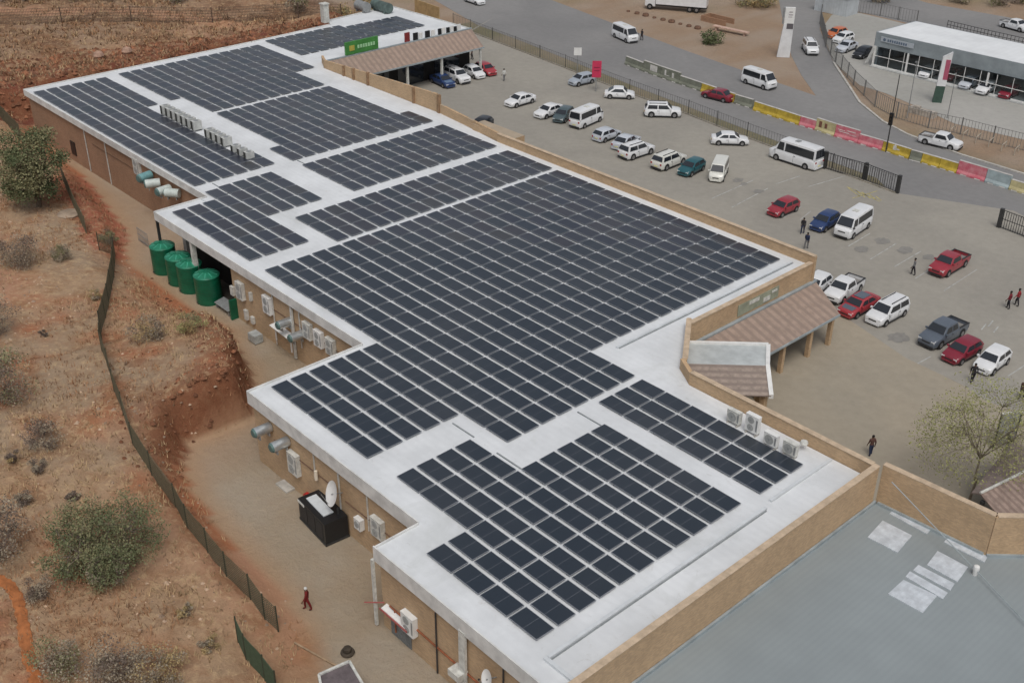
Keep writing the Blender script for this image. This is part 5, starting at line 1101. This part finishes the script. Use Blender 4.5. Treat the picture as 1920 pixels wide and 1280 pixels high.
SHR = [(86,842,3.0,2.2,'dark purple brown bush on the middle left slope',[L_DARK,L_DARK,L_GREY]),(72,884,1.6,1.0,'small dark bush just below the dark purple one',[L_DARK,L_GREY]),
 (5,760,6.0,4.2,'large grey green bush cut by the left edge',[L_GREY,L_OLIVE,L_DARK]),(-5,625,4.5,3.4,'grey thorny bush at the left edge above the large one',[L_GREY,L_DARK]),(38,500,5.0,3.2,'grey leafless bush below the green tree',[L_GREY,L_DARK]),
 (-2,1050,5.0,4.2,'tall grey bush at the left edge beside the green shrub',[L_GREY,L_DARK]),(74,1118,2.0,1.4,'small dark grey bush right of the orange path',[L_DARK,L_GREY]),(205,1095,3.0,1.8,'low olive bush growing below the green shrub',[L_OLIVE,L_GREY]),
 (110,1262,3.6,2.0,'grey tangle of twigs at the bottom left',[L_GREY,L_OLIVE]),(215,1268,4.2,2.2,'brown grey thicket at the bottom, left of centre',[L_GREY,L_DARK]),(300,1275,3.6,1.8,'right part of the thicket at the bottom edge',[L_GREY,L_YEL]),
 (282,636,3.6,1.8,'grey fallen brush on the bank above the spur',[L_GREY,L_YEL,L_DARK]),(360,622,3.0,1.6,'yellow green brush beside the grey fallen brush',[L_OLIVE,L_YEL,L_PALE]),(82,631,.9,.6,'tiny dark tuft alone on the upper left slope',[L_DARK]),
 (118,488,2.6,1.3,'dull green low bush under the short fence',[L_OLIVE,L_GREY]),(205,455,2.4,1.2,'brown green brush at the fence corner by the mound',[L_OLIVE,L_DARK]),(25,868,1.4,.9,'small brown bush near the left edge below the large grey one',[L_DARK,L_YEL]),
 (180,560,1.5,.7,'pale dry bush left of the fence bend',[L_YEL,L_GREY]),(140,940,1.2,.6,'small grey bush above the green shrub',[L_GREY,L_DARK]),(45,945,1.6,.9,'grey brown bush left of the green shrub',[L_GREY,L_DARK]),(345,1150,1.3,.6,'small tuft of dry twigs near the lower fence',[L_YEL,L_GREY]),(395,1215,1.4,.7,'dry twig bush close to the bottom fence',[L_GREY,L_YEL])]
for px, py, w_, h_, lab, ms in SHR:
    x, y = onp(px, py); plant('dry_shrub', x, y, w_, h_, lab, 'shrub', ms, .05, int(700*w_), .085+.009*w_, clumps=max(8, int(9*w_)), th=.12, sp=.34, twig=int(45*w_), barkm=greybark, group='dry shrubs on the slope', flat=.7)
FAR = [(15,4,7,3.5,'dark far bush in the top left corner',-2),(60,6,6,3,'second dark far bush from the left, top edge',-2),(150,3,8,3.4,'brown far bush at the top edge above the track',-2),(205,4,6,3,'dark far bush right of the brown one, top edge',-2),
 (330,6,7,2.6,'far bush at the top edge, middle of the track',-2),(640,14,6,3.0,'yellow green far bush by the white chimney',-4),(690,4,5,3.0,'yellow green bush behind the far roof end',-5),(560,30,4,2.4,'reddish bush behind the roof edge near the chimney',-3),
 (1400,8,7,2.5,'olive green bush on the island, upper middle',-6),(1440,12,7,2.6,'right olive bush on the island by the side road',-6),(1335,78,5,1.6,'dark green low bush on the verge by the pink plank',-6),(1650,2,6,3,'brown bush behind the back road',-6),(1800,2,6,3.4,'dark bush at the top right, back road',-6),(1875,8,6,3.6,'brown bush near the upper right corner',-6),(1915,4,5,3.6,'last dark bush in the upper right corner',-6)]
for px, py, w_, h_, lab, z in FAR:
    q = at(px, py+3, z); z2 = H(q.x, q.y)
    ms = [L_YEL,L_OLIVE] if 'yellow' in lab or 'olive' in lab else [L_GREEN,L_DKG] if 'green' in lab else [L_DARK,L_GREY,L_OLIVE]
    plant('far_shrub', q.x, q.y, w_, h_, lab, 'shrub', ms, .08, 900, .3, clumps=22, th=.1, sp=.36, twig=40, barkm=greybark, group='bushes beyond the mall and road', z=z2-.05)
# stones and dry grass on the bush land (uncountable)
b = MB(); random.seed(31)
XR = (-100, 30); placed = 0
while placed < 4200:
    x = random.uniform(-95, 32); y = random.uniform(-34, 14)
    if not inside(x, y, BUSH): continue
    nn = noise.noise(Vector((x*.12, y*.12, 20)))
    if random.random() > .35+nn*1.2: continue
    z = H(x, y); s = random.uniform(.05,.17)*(1.6 if random.random() < .05 else 1); a = random.uniform(0, 6.28); k = 5
    vs = [(x+math.cos(a+i*1.2566)*s*random.uniform(.7,1.2), y+math.sin(a+i*1.2566)*s*random.uniform(.7,1.2), z-.03) for i in range(k)]; tp = (x+random.uniform(-.3,.3)*s, y, z+s*random.uniform(.4,.8))
    b.add(vs+[tp], [(i,(i+1)%k,k) for i in range(k)]); placed += 1
b.build('loose_stones', mat('pinkish_stone', (.42,.30,.21), .9, .15, 1, island=.45), None, label='pale pinkish stones scattered over the bush slope', cat='stones', kind='stuff', smooth=False, origin=(-20,-8,-4))
b = MB(); placed = 0
GR = [(.0,0),(1,1)]
while placed < 15000:
    x = random.uniform(-100, 34); y = random.uniform(-36, 15)
    if not inside(x, y, BUSH): continue
    if random.random() > .45-noise.noise(Vector((x*.1, y*.1, 40)))*1.1: continue
    z = H(x, y); mi = 0 if noise.noise(Vector((x*.07, y*.07, 60))) > -.05 else 1
    if random.random() < .15: mi = 2
    for _ in range(4):
        a = random.uniform(0, 6.28); h = random.uniform(.12,.42); dx, dy = math.cos(a)*.14, math.sin(a)*.14; ox, oy = x+random.uniform(-.25,.25), y+random.uniform(-.25,.25)
        b.add([(ox-dy*.25, oy+dx*.25, z-.03),(ox+dy*.25, oy-dx*.25, z-.03),(ox+dx*1.6, oy+dy*1.6, z+h)], [(0,1,2)], mi)
    placed += 1
for _ in range(9000):
    x = FARX-random.uniform(1,70)**1.0; y = random.uniform(-10,78); z = H(x, y)
    if noise.noise(Vector((x*.09, y*.09, 44))) < -.1+random.uniform(-.2,.2): continue
    mi = random.choice((0,1,2,2))
    for _ in range(4):
        a = random.uniform(0, 6.28); h = random.uniform(.2,.7); dx, dy = math.cos(a)*.3, math.sin(a)*.3; ox, oy = x+random.uniform(-.4,.4), y+random.uniform(-.4,.4)
        b.add([(ox-dy*.25, oy+dx*.25, z-.03),(ox+dy*.25, oy-dx*.25, z-.03),(ox+dx*1.6, oy+dy*1.6, z+h)], [(0,1,2)], mi)
b.build('dry_grass', [leafm('grass_straw', (.44,.31,.175), .25), leafm('grass_rust', (.35,.19,.10), .25), leafm('grass_dark', (.25,.165,.10), .3)], None, label='dry straw grass tufts covering the bush slope', cat='grass', kind='stuff', smooth=False, origin=(-20,-8,-4))
# rough clods on the red cut faces
b = MB()
for _ in range(1800):
    i = random.randrange(len(FW_)-1); t_ = random.random(); ax, ay = [FW_[i][k]*(1-t_)+FW_[i+1][k]*t_ for k in (0,1)]
    x = ax+random.uniform(-3.2,3.2); y = ay+random.uniform(-3.2,3.2)
    if not inside(x, y, BUSH) or FW_[i][2] < 1.45: continue
    z = H(x, y); s = random.uniform(.07,.28); k = 6; a = random.uniform(0,6)
    b.add([(x+math.cos(a+j*1.047)*s*random.uniform(.7,1.2), y+math.sin(a+j*1.047)*s*random.uniform(.7,1.2), z-.05) for j in range(k)]+[(x,y,z+s*.6)], [(j,(j+1)%k,k) for j in range(k)])
for _ in range(2600):
    y = random.uniform(4,72); x = FARX-random.uniform(.5,8+.25*max(0,50-y)); z = H(x, y); s = random.uniform(.12,.5); k = 6; a = random.uniform(0,6)
    b.add([(x+math.cos(a+j*1.047)*s*random.uniform(.7,1.2), y+math.sin(a+j*1.047)*s*random.uniform(.7,1.2), z-.1) for j in range(k)]+[(x,y,z+s*.6)], [(j,(j+1)%k,k) for j in range(k)])
b.build('earth_clods', mat('red_clod', (.22,.095,.05), .95, .2, 1, island=.45), None, label='rough red earth clods on the cut banks', cat='earth', kind='stuff', smooth=False, origin=(-20,0,-5))
for px, py, lab in ((187,116,'left pale boulder in the dark red bank'),(240,109,'right pale boulder in the dark red bank')):
    q = at(px, py, -2.6); b = MB(); b.lathe([(.5,0),(.75,.35),(.55,.8),(.1,1.0)], 9); b.build('pale_boulder', mat('pale_boulder', (.42,.27,.2), .9, .15, 1), None, loc=(q.x,q.y,H(q.x,q.y)-.1), label=lab, cat='boulder', group='pale boulders in the red bank')
x, y = onp(130,402); b = MB(); b.lathe([(1.2,0),(1.25,.18),(1.0,.3),(.2,.34)], 9); b.build('rock_slab', mat('pale_slab_rock', (.36,.28,.21), .9, .15, 1), None, loc=(x,y,H(x,y)-.05), label='flat pale rock beside the short dark fence', cat='rock')
# ------------------------------------------------------------------ people
def person(px, py, label, top, legs, h=1.72, rz=0., hat=None, bag=False, stride=.14, z=-6.0, bob=False):
    P = at(px, py, z); t = thing('person', (P.x, P.y, z), label, 'person', rz=rz); s = h/1.72
    V_ = {}; E = []; RD = []
    def v(n_, co, r): V_[n_] = len(RD); RD.append((Vector(co)*s, r*s*(1.28 if .03 < r < .075 else 1.05))); return n_
    def e(a, c): E.append((V_[a], V_[c]))
    v('pel',(0,0,.95),.135); v('wst',(0,0,1.1),.125); v('chs',(0,.01,1.32),.15); v('nk0',(0,0,1.46),.075); v('nk',(0,.01,1.53),.055); v('hd',(0,.025,1.62),.095); v('hd2',(0,.02,1.69),.075)
    for a, c in (('pel','wst'),('wst','chs'),('chs','nk0'),('nk0','nk'),('nk','hd'),('hd','hd2')): e(a, c)
    v('nose',(0,.118,1.615),.017); e('hd','nose')
    for sg, nm in ((1,'l'),(-1,'r')):
        st = stride*sg
        v('hip'+nm,(.1*sg,0,.9),.105); v('kn'+nm,(.11*sg,st*.7,.5),.065); v('an'+nm,(.11*sg,st*.9-.06,.09),.045); v('ft'+nm,(.12*sg,st*.9+.12,.035),.04)
        e('pel','hip'+nm); e('hip'+nm,'kn'+nm); e('kn'+nm,'an'+nm); e('an'+nm,'ft'+nm)
        v('sh'+nm,(.19*sg,0,1.41),.07); v('el'+nm,(.235*sg,-st*.5-.02,1.14),.045); v('wr'+nm,(.24*sg,-st*.9+.06,.9),.03); v('pm'+nm,(.24*sg,-st*1.0+.09,.83),.032)
        e('chs','sh'+nm); e('sh'+nm,'el'+nm); e('el'+nm,'wr'+nm); e('wr'+nm,'pm'+nm)
        for k in range(4):
            a = 'f%d%s' % (k, nm); L2 = (.075,.085,.08,.06)[k]; v(a,((.24)*sg,-st*1.0+.065+k*.02,.83-.05-L2*.5),.009); v(a+'t',(.235*sg,-st*1.0+.08+k*.02,.83-.045-L2),.008); e('pm'+nm,a); e(a,a+'t')
        v('th'+nm,(.225*sg,-st*1.0+.135,.80),.01); v('tt'+nm,(.222*sg,-st*1.0+.15,.765),.008); e('pm'+nm,'th'+nm); e('th'+nm,'tt'+nm)
    me = bpy.data.meshes.new('person_body'); me.from_pydata([tuple(c) for c, _ in RD], E, []); o = bpy.data.objects.new('body', me); COL.objects.link(o)
    md = o.modifiers.new('skin','SKIN'); 
    for i, (c, r_) in enumerate(RD): me.skin_vertices[0].data[i].radius = (r_, r_*(.72 if i in (V_['pel'],V_['wst'],V_['chs']) else 1))
    me.skin_vertices[0].data[0].use_root = True
    ss = o.modifiers.new('sub','SUBSURF'); ss.levels = 1; ss.render_levels = 1
    dg = bpy.context.evaluated_depsgraph_get(); me2 = bpy.data.meshes.new_from_object(o.evaluated_get(dg)); o.modifiers.clear(); o.data = me2
    for m_ in (skin, top, legs, dark): me2.materials.append(m_)
    for p_ in me2.polygons:
        c = p_.center/s; p_.use_smooth = True
        if c.z < .08: p_.material_index = 3
        elif c.z < .98 and abs(c.x) < .215: p_.material_index = 2
        elif c.z < 1.49 and c.z > (.93): p_.material_index = 1
        elif abs(c.x) >= .2 and c.z > .95 : p_.material_index = 1
        else: p_.material_index = 0
    o.parent = t
    b = MB(); b.lathe([(.098,-.02),(.105,.04),(.085,.09),(.03,.115)], 12, (0,.0,1.66*1)); ob = b.build('hat' if hat else 'hair', hat or hairm, t, smooth=True); ob.scale = (s,s,s)
    if bag:
        b = MB(); b.box(.30,-.1,.5,.42,.12,.78); b.build('bag', offwhite, t)
    return t
cl = lambda n_, c: mat('cloth_'+n_, c, .85, .1, 4)
RC, DC, NC, GC, WC, BC = cl('red', (.30,.025,.03)), cl('dark', (.025,.023,.028)), cl('navy', (.02,.03,.07)), cl('grey', (.16,.16,.165)), cl('white', (.6,.6,.57)), cl('brown', (.10,.05,.04))
person(577,1142,'person in dark red overalls and white cap walking across the yard',cl('deep_red', (.16,.012,.012)),cl('deep_red', (.16,.012,.012)),rz=R(150),hat=WC,stride=.2)
person(1504,438,'person in dark clothes standing between red and blue hatchbacks',DC,NC,rz=R(200))
person(1711,515,'person in grey dark clothes walking left of the red pickup',GC,DC,rz=R(120),stride=.17)
person(1889,578,'person in dark red carrying a white bag, left one of two',cl('wine', (.18,.02,.03)),DC,rz=R(100),bag=True)
person(1905,573,'person in bright red top walking at the right edge, right of pair',RC,DC,rz=R(100),stride=.18)
person(1822,716,'person in black walking in front of the white hatchback',DC,DC,rz=R(220),stride=.22)
person(1631,853,'person in dark brown standing alone on the tan paving behind the parapet',BC,NC,rz=R(60),stride=.12)
person(1890,840,'person in black and white beside the grey board',GC,DC,rz=R(30))
person(945,152,'person in white top walking left of the white sedan',WC,GC,rz=R(80),stride=.17)
person(885,112,'person in dark brown standing at the end of the far canopy',BC,DC,rz=R(140))
person(1511,466,'person in dark clothes just past the main roof corner',NC,GC,rz=R(10))
person(1914,748,'person in dark brown under the sparse tree at right edge',BC,DC,rz=R(180))
person(1203,76,'person in dark clothes beside the white minibus on the road',DC,DC,rz=R(180))
# tidy helper tags
for o in bpy.data.objects:
    for k in ('abs','absloc'):
        if k in o: del o[k]
